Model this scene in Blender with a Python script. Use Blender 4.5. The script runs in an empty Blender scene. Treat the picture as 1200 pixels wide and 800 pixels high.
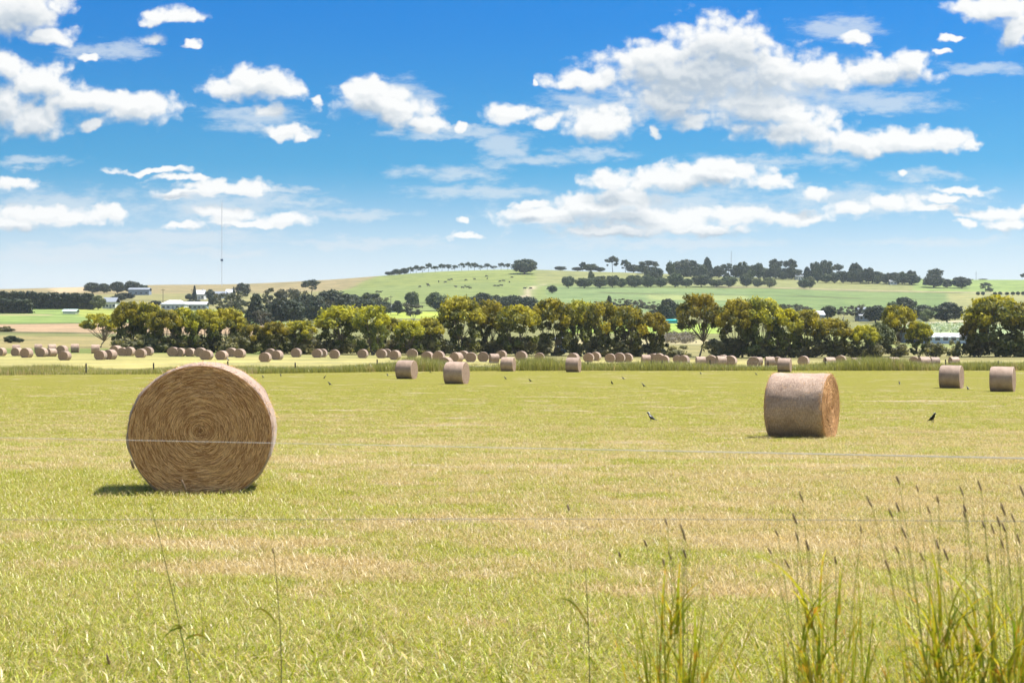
import bpy, bmesh, math, random
import numpy as np
R = math.radians
rng = np.random.default_rng(7)
random.seed(7)
S = bpy.context.scene
COL = S.collection
F = 2000.0            # focal length in photo pixels (1200 px wide), i.e. a 60 mm lens
EYE = 1.6

# ------------------------------------------------------------------ terrain
XS = np.array([-500, 0, 150, 300, 450, 540, 600, 750, 900, 1050, 1200, 1700.])
DS = np.array([-60, 0, 8, 19.3, 38, 75, 111, 140, 175, 240, 300, 400, 520, 700, 900, 1200, 1500, 1800, 1950, 2600, 4200.])
PY = {19.3: [573]*12, 38: [513]*12, 75: [468]*7+[469, 469, 470, 470, 470],
      111: [450]*6+[450, 451, 452, 454, 455, 455], 140: [442]*5+[442.5, 443, 443.5, 444, 444, 444, 444],
      175: [434.5, 434.5, 434.5, 435, 435, 435, 435, 435, 435, 435, 435, 435],
      240: [419, 419, 419, 419.5, 420.5, 421.5, 422.5, 426, 427.5, 428, 428, 428],
      300: [411, 411, 411, 413, 414.5, 415.5, 416.5, 418.5, 419, 419, 418, 418],
      400: [402, 402, 402, 404, 406, 407, 408, 408, 409, 410, 410, 410],
      520: [389, 389, 390, 392, 394, 395, 396, 396, 397, 398, 398, 398],
      700: [375, 376, 376, 378, 380, 381, 382, 383, 384, 386, 386, 386],
      900: [362, 362, 363, 366, 368, 369, 370, 370, 371, 372, 372, 372],
      1200: [352, 352, 351, 353, 351, 348, 347, 350, 352, 356, 357, 357],
      1500: [346, 346, 343, 342, 336, 332, 331, 333, 336, 340, 342, 342],
      1800: [340, 339.5, 335.5, 333, 324, 318, 317, 321, 326, 327.5, 329, 330]}
ZT = np.zeros((len(DS), len(XS)))
for i, d in enumerate(DS):
    if d in PY:
        ZT[i] = EYE - (np.array(PY[d]) - 400) * d / F
    elif d <= 8:
        ZT[i] = 0.0
    elif d == 1950: ZT[i] = ZT[i-1] - 3
    elif d == 2600: ZT[i] = ZT[i-1] - 25
    else: ZT[i] = ZT[i-1] - 10

def pchip(x, y, xq):
    h = np.diff(x); dl = np.diff(y) / h
    m = np.zeros_like(y)
    for k in range(1, len(x)-1):
        if dl[k-1]*dl[k] > 0:
            w1, w2 = 2*h[k]+h[k-1], h[k]+2*h[k-1]
            m[k] = (w1+w2)/(w1/dl[k-1]+w2/dl[k])
    m[0], m[-1] = dl[0], dl[-1]
    k = np.clip(np.searchsorted(x, xq)-1, 0, len(x)-2)
    t = (xq-x[k])/h[k]
    return ((2*t**3-3*t**2+1)*y[k] + (t**3-2*t**2+t)*h[k]*m[k] + (-2*t**3+3*t**2)*y[k+1] + (t**3-t**2)*h[k]*m[k+1])

DQ = np.concatenate([np.arange(-60, 60, .5), np.geomspace(60, 4200, 900)])
XQ = np.linspace(-500, 1700, 221)
_t = np.array([pchip(DS, ZT[:, j], DQ) for j in range(len(XS))]).T
ZQ = np.array([pchip(XS, _t[i], XQ) for i in range(len(DQ))])

def gz_px(px, d):
    px = np.clip(np.asarray(px, float), XQ[0], XQ[-1]-1e-6); d = np.clip(np.asarray(d, float), DQ[0], DQ[-1]-1e-6)
    i = np.clip(np.searchsorted(DQ, d, side='right')-1, 0, len(DQ)-2); td = (d-DQ[i])/(DQ[i+1]-DQ[i])
    s = (px-XQ[0])/(XQ[1]-XQ[0]); j = np.clip(s.astype(int), 0, len(XQ)-2); tx = s-j
    return ((ZQ[i, j]*(1-tx)+ZQ[i, j+1]*tx)*(1-td) + (ZQ[i+1, j]*(1-tx)+ZQ[i+1, j+1]*tx)*td)

def gz(x, y):
    x = np.asarray(x, float); y = np.asarray(y, float)
    return gz_px(600 + F*x/np.maximum(y, 15.0), y)

def solve_d(px, py):
    """depth at which the ground shows at photo row py in column px"""
    dd = np.concatenate([np.arange(6, 60, .1), np.geomspace(60, 1800, 3000)])
    p = 400 - (gz_px(np.full_like(dd, px), dd)-EYE)*F/dd
    k = np.where(p <= py)[0]
    return float(dd[k[0]]) if len(k) else 1795.0

def at(px, d):
    x = (px-600)/F*d
    return (x, d, float(gz_px(px, d)))

# ------------------------------------------------------------------ scene graph helpers
def setp(o, label=None, cat=None, group=None, kind=None):
    if label: o['label'] = label
    if cat: o['category'] = cat
    if group: o['group'] = group
    if kind: o['kind'] = kind
    return o

def empty(name, label, cat, loc=(0, 0, 0), rz=0, group=None):
    o = bpy.data.objects.new(name, None); COL.objects.link(o)
    o.location = loc; o.rotation_euler = (0, 0, rz); o.empty_display_size = .2
    return setp(o, label, cat, group)

def link(name, me, parent=None):
    o = bpy.data.objects.new(name, me); COL.objects.link(o)
    if parent is not None: o.parent = parent
    return o

def copy_tree(o, parent=None):
    c = o.copy(); COL.objects.link(c)
    if parent is not None: c.parent = parent
    for ch in list(o.children): copy_tree(ch, c)
    return c

def mesh(name, V, faces, mat=None, attrs=None, smooth=False, mats=None, mi=None):
    """V (n,3); faces: list of int arrays (m,k)"""
    me = bpy.data.meshes.new(name)
    V = np.asarray(V, np.float32)
    faces = [np.asarray(f, np.int32) for f in faces if len(f)]
    me.vertices.add(len(V)); me.vertices.foreach_set('co', V.ravel())
    nl = sum(f.size for f in faces); npoly = sum(len(f) for f in faces)
    me.loops.add(nl); me.polygons.add(npoly)
    me.loops.foreach_set('vertex_index', np.concatenate([f.ravel() for f in faces]))
    starts = []; s = 0
    for f in faces:
        starts.append(s+np.arange(len(f))*f.shape[1]); s += f.size
    me.polygons.foreach_set('loop_start', np.concatenate(starts).astype(np.int32))
    me.polygons.foreach_set('use_smooth', np.full(npoly, smooth))
    for m in (mats or ([mat] if mat else [])): me.materials.append(m)
    if mi is not None: me.polygons.foreach_set('material_index', np.asarray(mi, np.int32))
    for k, v in (attrs or {}).items():
        v = np.asarray(v, np.float32)
        if v.ndim == 1:
            a = me.attributes.new(k, 'FLOAT', 'POINT'); a.data.foreach_set('value', v)
        else:
            a = me.attributes.new(k, 'FLOAT_COLOR', 'POINT'); a.data.foreach_set('color', np.c_[v, np.ones(len(v))].astype(np.float32).ravel())
    me.update(calc_edges=True); me.validate()
    return me

class MB:
    """collects simple solids into one mesh"""
    def __init__(s): s.V = []; s.Q = []; s.T = []; s.n = 0
    def add(s, V, Q=(), T=()):
        V = np.asarray(V, float)
        if len(Q): s.Q.append(np.asarray(Q, int)+s.n)
        if len(T): s.T.append(np.asarray(T, int)+s.n)
        s.V.append(V); s.n += len(V); return s
    def box(s, x0, x1, y0, y1, z0, z1):
        V = [(x, y, z) for z in (z0, z1) for y in (y0, y1) for x in (x0, x1)]
        return s.add(V, [(0, 2, 3, 1), (4, 5, 7, 6), (0, 1, 5, 4), (2, 6, 7, 3), (0, 4, 6, 2), (1, 3, 7, 5)])
    def tube(s, P, rad, n=6):
        P = np.asarray(P, float); rad = np.broadcast_to(np.asarray(rad, float), (len(P),))
        T = np.gradient(P, axis=0); T /= np.linalg.norm(T, axis=1, keepdims=True)+1e-9
        up = np.where(np.abs(T[:, 2:3]) > .9, [[1., 0, 0]], [[0., 0, 1]])
        A = np.cross(T, up); A /= np.linalg.norm(A, axis=1, keepdims=True)+1e-9
        B = np.cross(T, A)
        a = np.arange(n)*2*math.pi/n
        V = (P[:, None] + rad[:, None, None]*(np.cos(a)[None, :, None]*A[:, None]+np.sin(a)[None, :, None]*B[:, None])).reshape(-1, 3)
        Q = [(i*n+k, i*n+(k+1) % n, (i+1)*n+(k+1) % n, (i+1)*n+k) for i in range(len(P)-1) for k in range(n)]
        m = len(P)-1
        T3 = [(0, k+1, k) for k in range(1, n-1)] + [(m*n, m*n+k, m*n+k+1) for k in range(1, n-1)]
        return s.add(V, Q, T3)
    def mesh(s, name, mat, smooth=False):
        fs = []
        if s.Q: fs.append(np.concatenate(s.Q))
        if s.T: fs.append(np.concatenate(s.T))
        return mesh(name, np.concatenate(s.V), fs, mat, smooth=smooth)
    def obj(s, name, mat, parent=None, smooth=False): return link(name, s.mesh(name, mat, smooth), parent)

def loft(rings, n=12):
    """closed body through rings (centre xyz, radius x, radius z) along y"""
    V = []; a = np.arange(n)*2*math.pi/n
    for (cx, cy, cz, rx, rz) in rings:
        V += [(cx+rx*math.cos(t), cy, cz+rz*math.sin(t)) for t in a]
    Q = [(i*n+k, i*n+(k+1) % n, (i+1)*n+(k+1) % n, (i+1)*n+k) for i in range(len(rings)-1) for k in range(n)]
    m = len(rings)-1
    T = [(0, k+1, k) for k in range(1, n-1)] + [(m*n, m*n+k, m*n+k+1) for k in range(1, n-1)]
    return V, Q, T

ONES = ['', 'first', 'second', 'third', 'fourth', 'fifth', 'sixth', 'seventh', 'eighth', 'ninth', 'tenth', 'eleventh', 'twelfth', 'thirteenth',
        'fourteenth', 'fifteenth', 'sixteenth', 'seventeenth', 'eighteenth', 'nineteenth']
TENS = ['', '', 'twenty', 'thirty', 'forty', 'fifty', 'sixty', 'seventy', 'eighty', 'ninety']
TENTHS = ['', '', 'twentieth', 'thirtieth', 'fortieth', 'fiftieth', 'sixtieth', 'seventieth', 'eightieth', 'ninetieth']
def nth(n):
    if n < 20: return ONES[n]
    return TENTHS[n//10] if n % 10 == 0 else TENS[n//10]+'-'+ONES[n % 10]
def from_left(i, n):
    if n == 1: return ''
    if i == 0: return 'leftmost'
    if i == n-1: return 'rightmost'
    return nth(i+1)+' from the left' if i < n/2 else (nth(n-i)+' from the right')

# ------------------------------------------------------------------ node helpers
class NT:
    def __init__(s, tree): s.t = tree
    def n(s, typ, ins=None, **kw):
        nd = s.t.nodes.new(typ)
        for k, v in kw.items(): setattr(nd, k, v)
        for k, v in (ins or {}).items():
            so = nd.inputs[k]
            if hasattr(v, 'is_output') or isinstance(v, bpy.types.NodeSocket): s.t.links.new(v, so)
            else: so.default_value = v
        return nd
    def m(s, op, a, b=None, c=None, clamp=False):
        ins = {0: a}
        if b is not None: ins[1] = b
        if c is not None: ins[2] = c
        return s.n('ShaderNodeMath', ins, operation=op, use_clamp=clamp).outputs[0]
    def vm(s, op, a, b=None, c=None, out=0):
        ins = {0: a}
        if b is not None: ins[1] = b
        if c is not None: ins[2] = c
        return s.n('ShaderNodeVectorMath', ins, operation=op).outputs[out]
    def mix(s, f, a, b, bt='MIX'):
        nd = s.n('ShaderNodeMix', data_type='RGBA', blend_type=bt)
        for so, v in ((nd.inputs[0], f), (nd.inputs[6], a), (nd.inputs[7], b)):
            if isinstance(v, bpy.types.NodeSocket): s.t.links.new(v, so)
            else: so.default_value = v if not isinstance(v, tuple) or len(v) == 4 else (*v, 1)
        return nd.outputs[2]
    def ss(s, x, lo, hi, a=0., b=1.):
        nd = s.n('ShaderNodeMapRange', {0: x, 1: lo, 2: hi, 3: a, 4: b}, interpolation_type='SMOOTHSTEP')
        return nd.outputs[0]
    def noise(s, vec, scale, detail=4, rough=.55, lac=2.0, dist=0., dim='3D', out=0):
        nd = s.n('ShaderNodeTexNoise', {'Scale': scale, 'Detail': detail, 'Roughness': rough, 'Lacunarity': lac, 'Distortion': dist}, noise_dimensions=dim)
        s.t.links.new(vec, nd.inputs['Vector'])
        return nd.outputs[out]
    def link(s, a, b): s.t.links.new(a, b)

def material(name):
    m = bpy.data.materials.new(name); m.use_nodes = True
    m.node_tree.nodes.clear()
    nt = NT(m.node_tree)
    out = nt.n('ShaderNodeOutputMaterial')
    return m, nt, out

def plain(name, col, rough=.7, var=.15, scale=6., metallic=0., bump=0., spec=.3):
    m, nt, out = material(name)
    tc = nt.n('ShaderNodeTexCoord').outputs['Object']
    nz = nt.noise(tc, scale, 5, .6)
    c = nt.mix(nt.ss(nz, .3, .7), tuple(np.array(col)*(1-var)), tuple(np.minimum(np.array(col)*(1+var), 1)))
    b = nt.n('ShaderNodeBsdfPrincipled', {'Base Color': c, 'Roughness': rough, 'Metallic': metallic, 'Specular IOR Level': spec})
    if bump:
        bp = nt.n('ShaderNodeBump', {'Height': nz, 'Strength': bump, 'Distance': .02}); nt.link(bp.outputs[0], b.inputs['Normal'])
    nt.link(b.outputs[0], out.inputs[0])
    return m

def leafy(name, ramp, trans=.35, rough=.6, clump=0.):
    """foliage: per-leaf random attribute 'v' (leaf) and 'h' (clump hue)"""
    m, nt, out = material(name)
    v = nt.n('ShaderNodeAttribute', attribute_name='v').outputs['Fac']
    h = nt.n('ShaderNodeAttribute', attribute_name='h').outputs['Fac']
    oi = nt.n('ShaderNodeObjectInfo').outputs['Random']
    c1 = nt.mix(v, ramp[0], ramp[1])
    c2 = nt.mix(nt.ss(h, .55, .95), c1, ramp[2])
    hs = nt.n('ShaderNodeHueSaturation', {'Hue': nt.m('MULTIPLY_ADD', oi, .03, .485), 'Saturation': 1., 'Value': nt.m('MULTIPLY_ADD', oi, .5, .75), 'Color': c2})
    c = hs.outputs[0]
    d = nt.n('ShaderNodeBsdfPrincipled', {'Base Color': c, 'Roughness': rough, 'Specular IOR Level': .25})
    t = nt.n('ShaderNodeBsdfTranslucent', {'Color': nt.mix(1., c, (1.3, 1.25, .6), 'MULTIPLY')})
    mx = nt.n('ShaderNodeMixShader', {0: trans, 1: d.outputs[0], 2: t.outputs[0]})
    nt.link(mx.outputs[0], out.inputs[0])
    return m

# ------------------------------------------------------------------ camera, sun, colour management
cam = bpy.data.cameras.new('camera'); co = bpy.data.objects.new('camera', cam); COL.objects.link(co)
co.location = (0, 0, EYE); co.rotation_euler = (R(90), 0, 0)
cam.sensor_width = 36; cam.lens = 60; cam.clip_start = .1; cam.clip_end = 9000
cam.dof.use_dof = True; cam.dof.focus_distance = 32; cam.dof.aperture_fstop = 8
S.camera = co
AZ, EL = R(70), R(65)
sun = bpy.data.lights.new('sun', 'SUN'); so = bpy.data.objects.new('sun', sun); COL.objects.link(so)
sun.energy = 4.6; sun.angle = R(.5); sun.color = (1, .95, .86)
from mathutils import Vector
sdir = Vector((math.sin(AZ)*math.cos(EL), math.cos(AZ)*math.cos(EL), math.sin(EL)))
so.rotation_euler = sdir.to_track_quat('Z', 'Y').to_euler()
so.location = (60, 40, 100)
S.view_settings.view_transform = 'Standard'; S.view_settings.look = 'None'; S.view_settings.gamma = 1
S.view_settings.exposure = EXPO = 1.08
S.view_settings.use_curve_mapping = False
S.cycles.max_bounces = 8; S.cycles.diffuse_bounces = 3; S.cycles.glossy_bounces = 2; S.cycles.transmission_bounces = 4
S.cycles.transparent_max_bounces = 6; S.cycles.volume_bounces = 1
S.cycles.use_denoising = True
S.cycles.sample_clamp_indirect = 6

# ------------------------------------------------------------------ world: Nishita sky with cumulus
W = bpy.data.worlds.new('World'); S.world = W; W.use_nodes = True
W.node_tree.nodes.clear(); nt = NT(W.node_tree)
d = nt.n('ShaderNodeTexCoord').outputs['Generated']
sx = nt.n('ShaderNodeSeparateXYZ', {0: d})
dx, dy, dz = sx.outputs
el = nt.m('MAXIMUM', dz, 0.0)
# the air of this photograph turns deep blue a few degrees above the horizon: read the sky model at a raised elevation
up = nt.m('ADD', nt.m('MULTIPLY', nt.m('POWER', el, .72), 1.75), .035)
up = nt.m('MINIMUM', up, 1.6)
hz = nt.m('MAXIMUM', nt.m('SQRT', nt.m('MAXIMUM', nt.m('SUBTRACT', 1., nt.m('MULTIPLY', el, el)), .0001)), .01)
vec = nt.n('ShaderNodeCombineXYZ', {0: nt.m('DIVIDE', dx, hz), 1: nt.m('DIVIDE', dy, hz), 2: up})
sky = nt.n('ShaderNodeTexSky', sky_type='NISHITA', sun_disc=False, sun_elevation=EL, sun_rotation=AZ, altitude=0, air_density=1.0, dust_density=.35, ozone_density=3.2)
nt.link(nt.vm('NORMALIZE', vec.outputs[0]), sky.inputs['Vector'])
skyc = nt.n('ShaderNodeHueSaturation', {'Hue': .474, 'Saturation': 1.38, 'Value': .605, 'Color': sky.outputs[0]}).outputs[0]
skyc = nt.mix(nt.ss(dz, .085, .20), skyc, nt.mix(1., skyc, (.0, .71, 1.14), 'MULTIPLY'))

fwd = nt.m('MAXIMUM', dy, .02)
P = nt.n('ShaderNodeCombineXYZ', {0: nt.m('MULTIPLY', nt.m('DIVIDE', dx, fwd), 2.), 1: nt.m('MULTIPLY', nt.m('DIVIDE', dz, fwd), 2.), 2: 0.}).outputs[0]

BAND_HI = .105
CUM = [(20,15,62,36),(58,42,32,18),(190,18,30,14),(214,22,28,8),(182,46,20,8),(228,56,12,5),(104,66,16,5),(5,78,32,20),(48,98,50,27),(95,116,56,22),
 (155,126,56,22),(42,138,55,24),(108,147,15,9),(8,120,34,34),(300,96,46,24),(332,106,30,16),(264,105,30,15),(312,130,22,8),(373,118,10,8),(335,152,40,9),(357,158,14,6),
 (430,112,40,22),(466,130,46,20),(444,122,50,24),(492,143,28,10),(537,147,9,5),(597,135,34,12),(640,142,18,10),(625,98,4,4),
 (850,56,78,42),(772,76,72,30),(700,95,64,17),(820,85,118,46),(892,84,82,38),(962,86,64,22),(1040,82,54,22),(1066,72,28,18),(800,112,78,28),(708,145,52,22),(697,150,42,16),
 (796,125,38,20),(814,140,22,16),(770,156,8,8),(880,120,60,22),(905,133,82,17),(932,154,74,22),(1002,168,62,19),(1060,164,62,18),(1112,165,44,14),(1142,168,16,7),(1000,47,18,9),(1102,60,12,4),
 (1162,8,54,18),(1188,34,32,22),(1114,45,12,5),
 (830,205,80,19),(848,194,42,13),(716,212,40,14),(790,212,74,16),(892,214,38,11),(688,240,64,18),(735,236,56,16),(648,250,62,11),(620,237,22,6),(760,256,115,15),(862,252,84,11),(930,254,62,10),
 (704,270,95,8),(1045,240,32,12),(1000,243,32,9),(952,226,25,8),(1060,205,9,6),(1132,224,38,6),(1172,250,54,9),(1182,262,40,8),(1130,262,14,6),(640,258,55,8),(820,268,70,7),
 (20,218,30,9),(60,252,95,13),(130,250,28,11),(18,264,42,9),(174,199,46,5),(250,218,68,10),(290,218,26,9),(214,228,42,8),(265,250,52,9),(330,256,42,9),(222,264,32,6),(302,262,60,6),(205,208,40,5),
 (541,275,26,4),(542,259,10,4),(1105,234,30,5),(1085,245,40,6)]
VEIL = [(540,157,100,9),(592,172,36,22),(530,203,72,13),(985,35,62,22),(330,238,70,6),(110,292,150,9),(620,190,60,9),(900,190,120,12),(700,180,70,10),(330,224,70,6),(60,240,120,26),(260,240,140,26),
 (780,245,230,32),(1020,235,150,24),(250,296,90,6),(420,250,70,10),(1090,205,60,10),(1150,80,60,10),(885,105,190,45),(60,300,170,14),(210,278,150,16),(420,285,120,8),(560,225,110,12),(30,190,80,10),(130,60,70,14),(300,140,80,18),(770,285,190,10),(1100,285,120,10),(700,130,90,30),(1030,120,110,18),(460,115,70,26)]
def kp(b): return ((b[0]-600)/1000, (400-b[1])/1000, b[2]/1000, b[3]/1000)
def field(nt, P, blobs, k=.35):
    acc = None
    for b in blobs:
        cx, cy, rx, ry = kp(b)
        q = nt.vm('MULTIPLY_ADD', P, (1/rx, 1/ry, 0), (-cx/rx, -cy/ry, 0))
        l = nt.vm('LENGTH', q, out=1)
        acc = l if acc is None else nt.m('SMOOTH_MIN', acc, l, k)
    return nt.m('SUBTRACT', 1., acc) if acc is not None else None

SKYS = .12
K = 1/(SKYS*2**EXPO)
def puff(p):                       # shared turbulence at direction p: (displacement, lobes)
    ps = nt.vm('MULTIPLY', p, (1., 1.25, 1.))
    w1 = nt.noise(ps, 14., 1, .5, dim='2D', out=1)
    w2 = nt.noise(ps, 55., 2, .55, dim='2D', out=1)
    off = nt.vm('ADD', nt.vm('MULTIPLY', nt.vm('SUBTRACT', w1, (.5, .5, .5)), (.030, .016, 0)), nt.vm('MULTIPLY', nt.vm('SUBTRACT', w2, (.5, .5, .5)), (.016, .011, 0)))
    fb = nt.noise(ps, 30., 6, .62, dim='2D')
    v1 = nt.n('ShaderNodeTexVoronoi', {'Vector': nt.vm('ADD', ps, nt.vm('MULTIPLY', off, (.8, .8, 0))), 'Scale': 42., 'Detail': 1., 'Roughness': .55, 'Smoothness': .6}, feature='SMOOTH_F1', voronoi_dimensions='2D').outputs['Distance']
    lob = nt.m('ADD', nt.m('MULTIPLY_ADD', fb, CF, -.5*CF), nt.m('MULTIPLY_ADD', v1, -.5, .22))
    return nt.vm('ADD', p, off), lob
CF = 1.0
P1 = nt.vm('ADD', P, (.0025, .006, 0)); P2 = nt.vm('ADD', P, (.007, .022, 0))
Pw0, lob0 = puff(P); Pw1, lob1 = puff(P1)
Pw2 = nt.vm('ADD', P2, nt.vm('SUBTRACT', Pw0, P))
lob2 = nt.m('MULTIPLY_ADD', nt.noise(P2, 13., 1, .5, dim='2D'), .36, -.18)
vw = nt.noise(nt.vm('MULTIPLY', P, (1, 2.2, 1)), 18., 4, .6, dim='2D', out=1)
Pv = nt.vm('ADD', P, nt.vm('MULTIPLY', nt.vm('SUBTRACT', vw, (.5, .5, .5)), (.07, .03, 0)))
nv = nt.noise(nt.vm('MULTIPLY', P, (1, 3.2, 1)), 26., 6, .62, dim='2D')
band = nt.m('MULTIPLY', nt.ss(dz, BAND_HI, .020), .95)
skyb = nt.mix(band, skyc, (.82*K, .88*K, .905*K))

def bgshader(c, n=None):
    return (n or nt).n('ShaderNodeBackground', {'Color': c, 'Strength': SKYS}).outputs[0]

def touches(b, t, m=1.7):
    x0, x1, y0, y1 = t
    return b[0]+b[2]*m+12 > x0 and b[0]-b[2]*m-12 < x1 and b[1]+b[3]*m+26 > y0 and b[1]-b[3]*m-26 < y1

TILE_IN = [('sky', 'NodeSocketColor', lambda: skyb), ('Pw0', 'NodeSocketVector', lambda: Pw0), ('Pw1', 'NodeSocketVector', lambda: Pw1), ('Pw2', 'NodeSocketVector', lambda: Pw2),
           ('Pv', 'NodeSocketVector', lambda: Pv), ('lob0', 'NodeSocketFloat', lambda: lob0), ('lob1', 'NodeSocketFloat', lambda: lob1), ('lob2', 'NodeSocketFloat', lambda: lob2), ('nv', 'NodeSocketFloat', lambda: nv)]
def tile(t):
    """one part of the sky: only the clouds near it are computed there"""
    g = bpy.data.node_groups.new('sky_part', 'ShaderNodeTree')
    for nm, ty, _ in TILE_IN: g.interface.new_socket(nm, in_out='INPUT', socket_type=ty)
    g.interface.new_socket('sky', in_out='OUTPUT', socket_type='NodeSocketShader')
    n = NT(g); gi = n.n('NodeGroupInput'); go = n.n('NodeGroupOutput')
    I = {nm: gi.outputs[i] for i, (nm, _, _) in enumerate(TILE_IN)}
    col = I['sky']
    vb = [b for b in VEIL if touches(b, t)]
    if vb:
        fv = field(n, I['Pv'], vb, .2)
        va = n.m('MULTIPLY', n.ss(n.m('ADD', fv, n.m('MULTIPLY_ADD', I['nv'], 1.5, -.70)), 0., .9), .66)
        col = n.mix(va, col, (.72*K, .80*K, .87*K))
    cb = [b for b in CUM if touches(b, t)]
    if cb:
        D0 = n.m('ADD', n.m('ADD', field(n, I['Pw0'], cb), I['lob0']), GROW)
        D1 = n.m('ADD', n.m('ADD', field(n, I['Pw1'], cb), I['lob1']), GROW)
        D2 = n.m('ADD', n.m('ADD', field(n, I['Pw2'], cb), I['lob2']), GROW)
        grad = n.m('SUBTRACT', D0, D1)
        occ = n.m('MINIMUM', n.m('MAXIMUM', n.m('SUBTRACT', D2, .14), 0.), .75)
        alpha = n.m('POWER', n.ss(D0, -.10, n.m('MULTIPLY_ADD', occ, .38, .48)), 1.1)
        gr = n.m('MULTIPLY', n.m('MINIMUM', n.m('MAXIMUM', grad, -.16), .22), .62)
        lit = n.m('ADD', n.m('ADD', gr, .985), n.m('MULTIPLY', occ, -.88))
        lit = n.m('MAXIMUM', n.m('MINIMUM', lit, 1.), .0)
        ccol = n.mix(lit, (.33*K, .44*K, .56*K), (.98*K, .985*K, .98*K))
        col = n.mix(alpha, col, ccol)
    n.link(bgshader(col, n), go.inputs[0])
    nd = nt.n('ShaderNodeGroup'); nd.node_tree = g
    for i, (_, _, f) in enumerate(TILE_IN): nt.link(f(), nd.inputs[i])
    return nd.outputs[0]
GROW = .12
Ux = nt.n('ShaderNodeSeparateXYZ', {0: P}).outputs
def split(t, depth):
    x0, x1, y0, y1 = t
    nb = len([b for b in CUM if touches(b, t)])
    if depth == 0 or nb <= 8: return tile(t)
    if (x1-x0) > 1.6*(y1-y0):
        xm = (x0+x1)/2
        a, b = split((x0, xm, y0, y1), depth-1), split((xm, x1, y0, y1), depth-1)
        f = nt.m('GREATER_THAN', Ux[0], (xm-600)/1000)
    else:
        ym = (y0+y1)/2
        a, b = split((x0, x1, ym, y1), depth-1), split((x0, x1, y0, ym), depth-1)   # a: lower half of the sky
        f = nt.m('GREATER_THAN', Ux[1], (400-ym)/1000)
    return nt.n('ShaderNodeMixShader', {0: f, 1: a, 2: b}).outputs[0]
clouds = split((-150, 1350, -60, 320), 5)
# bright scattered cloud added over the unseen rest of the dome as fill light
hi = nt.m('MULTIPLY', nt.ss(nt.noise(d, 2.6, 4, .55), .46, .60), nt.ss(dz, .20, .34))
skyd = nt.mix(nt.m('MULTIPLY', hi, .92), skyb, (.88*K, .91*K, .95*K))
infront = nt.m('MULTIPLY', nt.m('MULTIPLY', nt.m('GREATER_THAN', dy, .5), nt.m('GREATER_THAN', dz, .03)),
               nt.m('MULTIPLY', nt.m('LESS_THAN', nt.m('ABSOLUTE', Ux[0]), .75), nt.m('LESS_THAN', Ux[1], .46)))
fin = nt.n('ShaderNodeMixShader', {0: infront, 1: bgshader(skyd), 2: clouds}).outputs[0]
nt.link(fin, nt.n('ShaderNodeOutputWorld').inputs[0])
W.cycles.sampling_method = 'MANUAL'; W.cycles.sample_map_resolution = 512


# ------------------------------------------------------------------ ground
def band_d(px): return np.interp(px, [-300, 0, 300, 450, 600, 1200, 1500], [150, 150, 160, 172, 178, 180, 180])
def halfw(y): return 40+.62*np.maximum(y, 0)
rows = np.concatenate([np.arange(-40, 0, 4.), np.arange(0, 60, .6), np.geomspace(60, 500, 130), np.geomspace(505, 1900, 190), np.geomspace(1930, 4000, 16)])
cols = np.linspace(-1, 1, 421)
yy, ss_ = np.meshgrid(rows, cols, indexing='ij')
xx = ss_*halfw(yy)
zz = gz(xx, yy)
pxg = 600+F*xx/np.maximum(yy, 15)
rk = np.random.default_rng(3)
zz = zz + np.where(yy > 420, 1, 0)*0.25*np.sin(xx*.05+yy*.013)*np.sin(yy*.021)
C = np.zeros((*xx.shape, 3)); C[:] = (.27, .26, .085)
mown = (yy < band_d(pxg)+2).astype(float)
def fill(mask, col):
    C[mask] = col
fill((yy > band_d(pxg)) & (yy <= 275), (.30, .275, .10))
fill((yy > 275) & (yy <= 470), (.20, .185, .075))
fill((yy > 470), (.155, .16, .06))
left = pxg < 330
fill(left & (yy > 275) & (yy <= 330), (.13, .16, .045))
fill(left & (yy > 330) & (yy <= 470), (.235, .20, .085))
fill(left & (yy > 505) & (yy <= 650), (.30, .215, .125))
fill(left & (yy > 650) & (yy <= 905), (.16, .22, .062))
fill((pxg < 60) & (yy > 780) & (yy <= 800), (.27, .24, .12))
fill((pxg > 90) & (pxg < 330) & (yy > 770) & (yy <= 1000), (.24, .27, .06))
fill((pxg > 300) & (pxg < 560) & (yy > 830) & (yy <= 960), (.27, .32, .055))
fill((pxg > 660) & (pxg < 845) & (yy > 590) & (yy <= 770), (.22, .30, .055))
fill((pxg > 660) & (pxg < 845) & (yy > 440) & (yy <= 500), (.30, .27, .14))
fill((pxg > 880) & (yy > 430) & (yy <= 620), (.20, .22, .075))
fill((pxg > 1060) & (yy > 620) & (yy <= 780), (.24, .30, .14))
# the hill
edge = np.interp(yy, [900, 1300, 1500, 1800], [300, 372, 410, 452])
fill((yy > 960) & (pxg <= edge), (.195, .185, .075))
fill((yy > 1150) & (yy < 1185) & (pxg <= edge), (.13, .125, .055))
fill((yy > 1450) & (pxg <= edge), (.21, .175, .085))
fill((yy > 960) & (pxg > edge), (.15, .185, .058))
fill((yy > 1500) & (pxg > edge), (.16, .19, .055))
fill((yy > 960) & (yy < 1420) & (pxg > 640), (.135, .185, .07))
fill((yy > 1180) & (yy < 1290) & (pxg > 760) & (pxg < 905), (.20, .235, .085))
fill((yy > 960) & (yy < 1440) & (pxg > 875) & (pxg < 1112), (.125, .175, .06))
fill((yy > 960) & (yy < 1440) & (pxg >= 1112), (.215, .215, .085))
fill((yy > 1480) & (pxg > 625), (.175, .185, .07))
fill((yy > 1460) & (pxg > 1068), (.165, .22, .065))
fill((yy > 1460) & (yy < 1490) & (pxg > 840), (.25, .225, .12))
trk = np.interp(yy, [1180, 1300, 1420, 1470], [616, 619, 626, 640])
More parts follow.
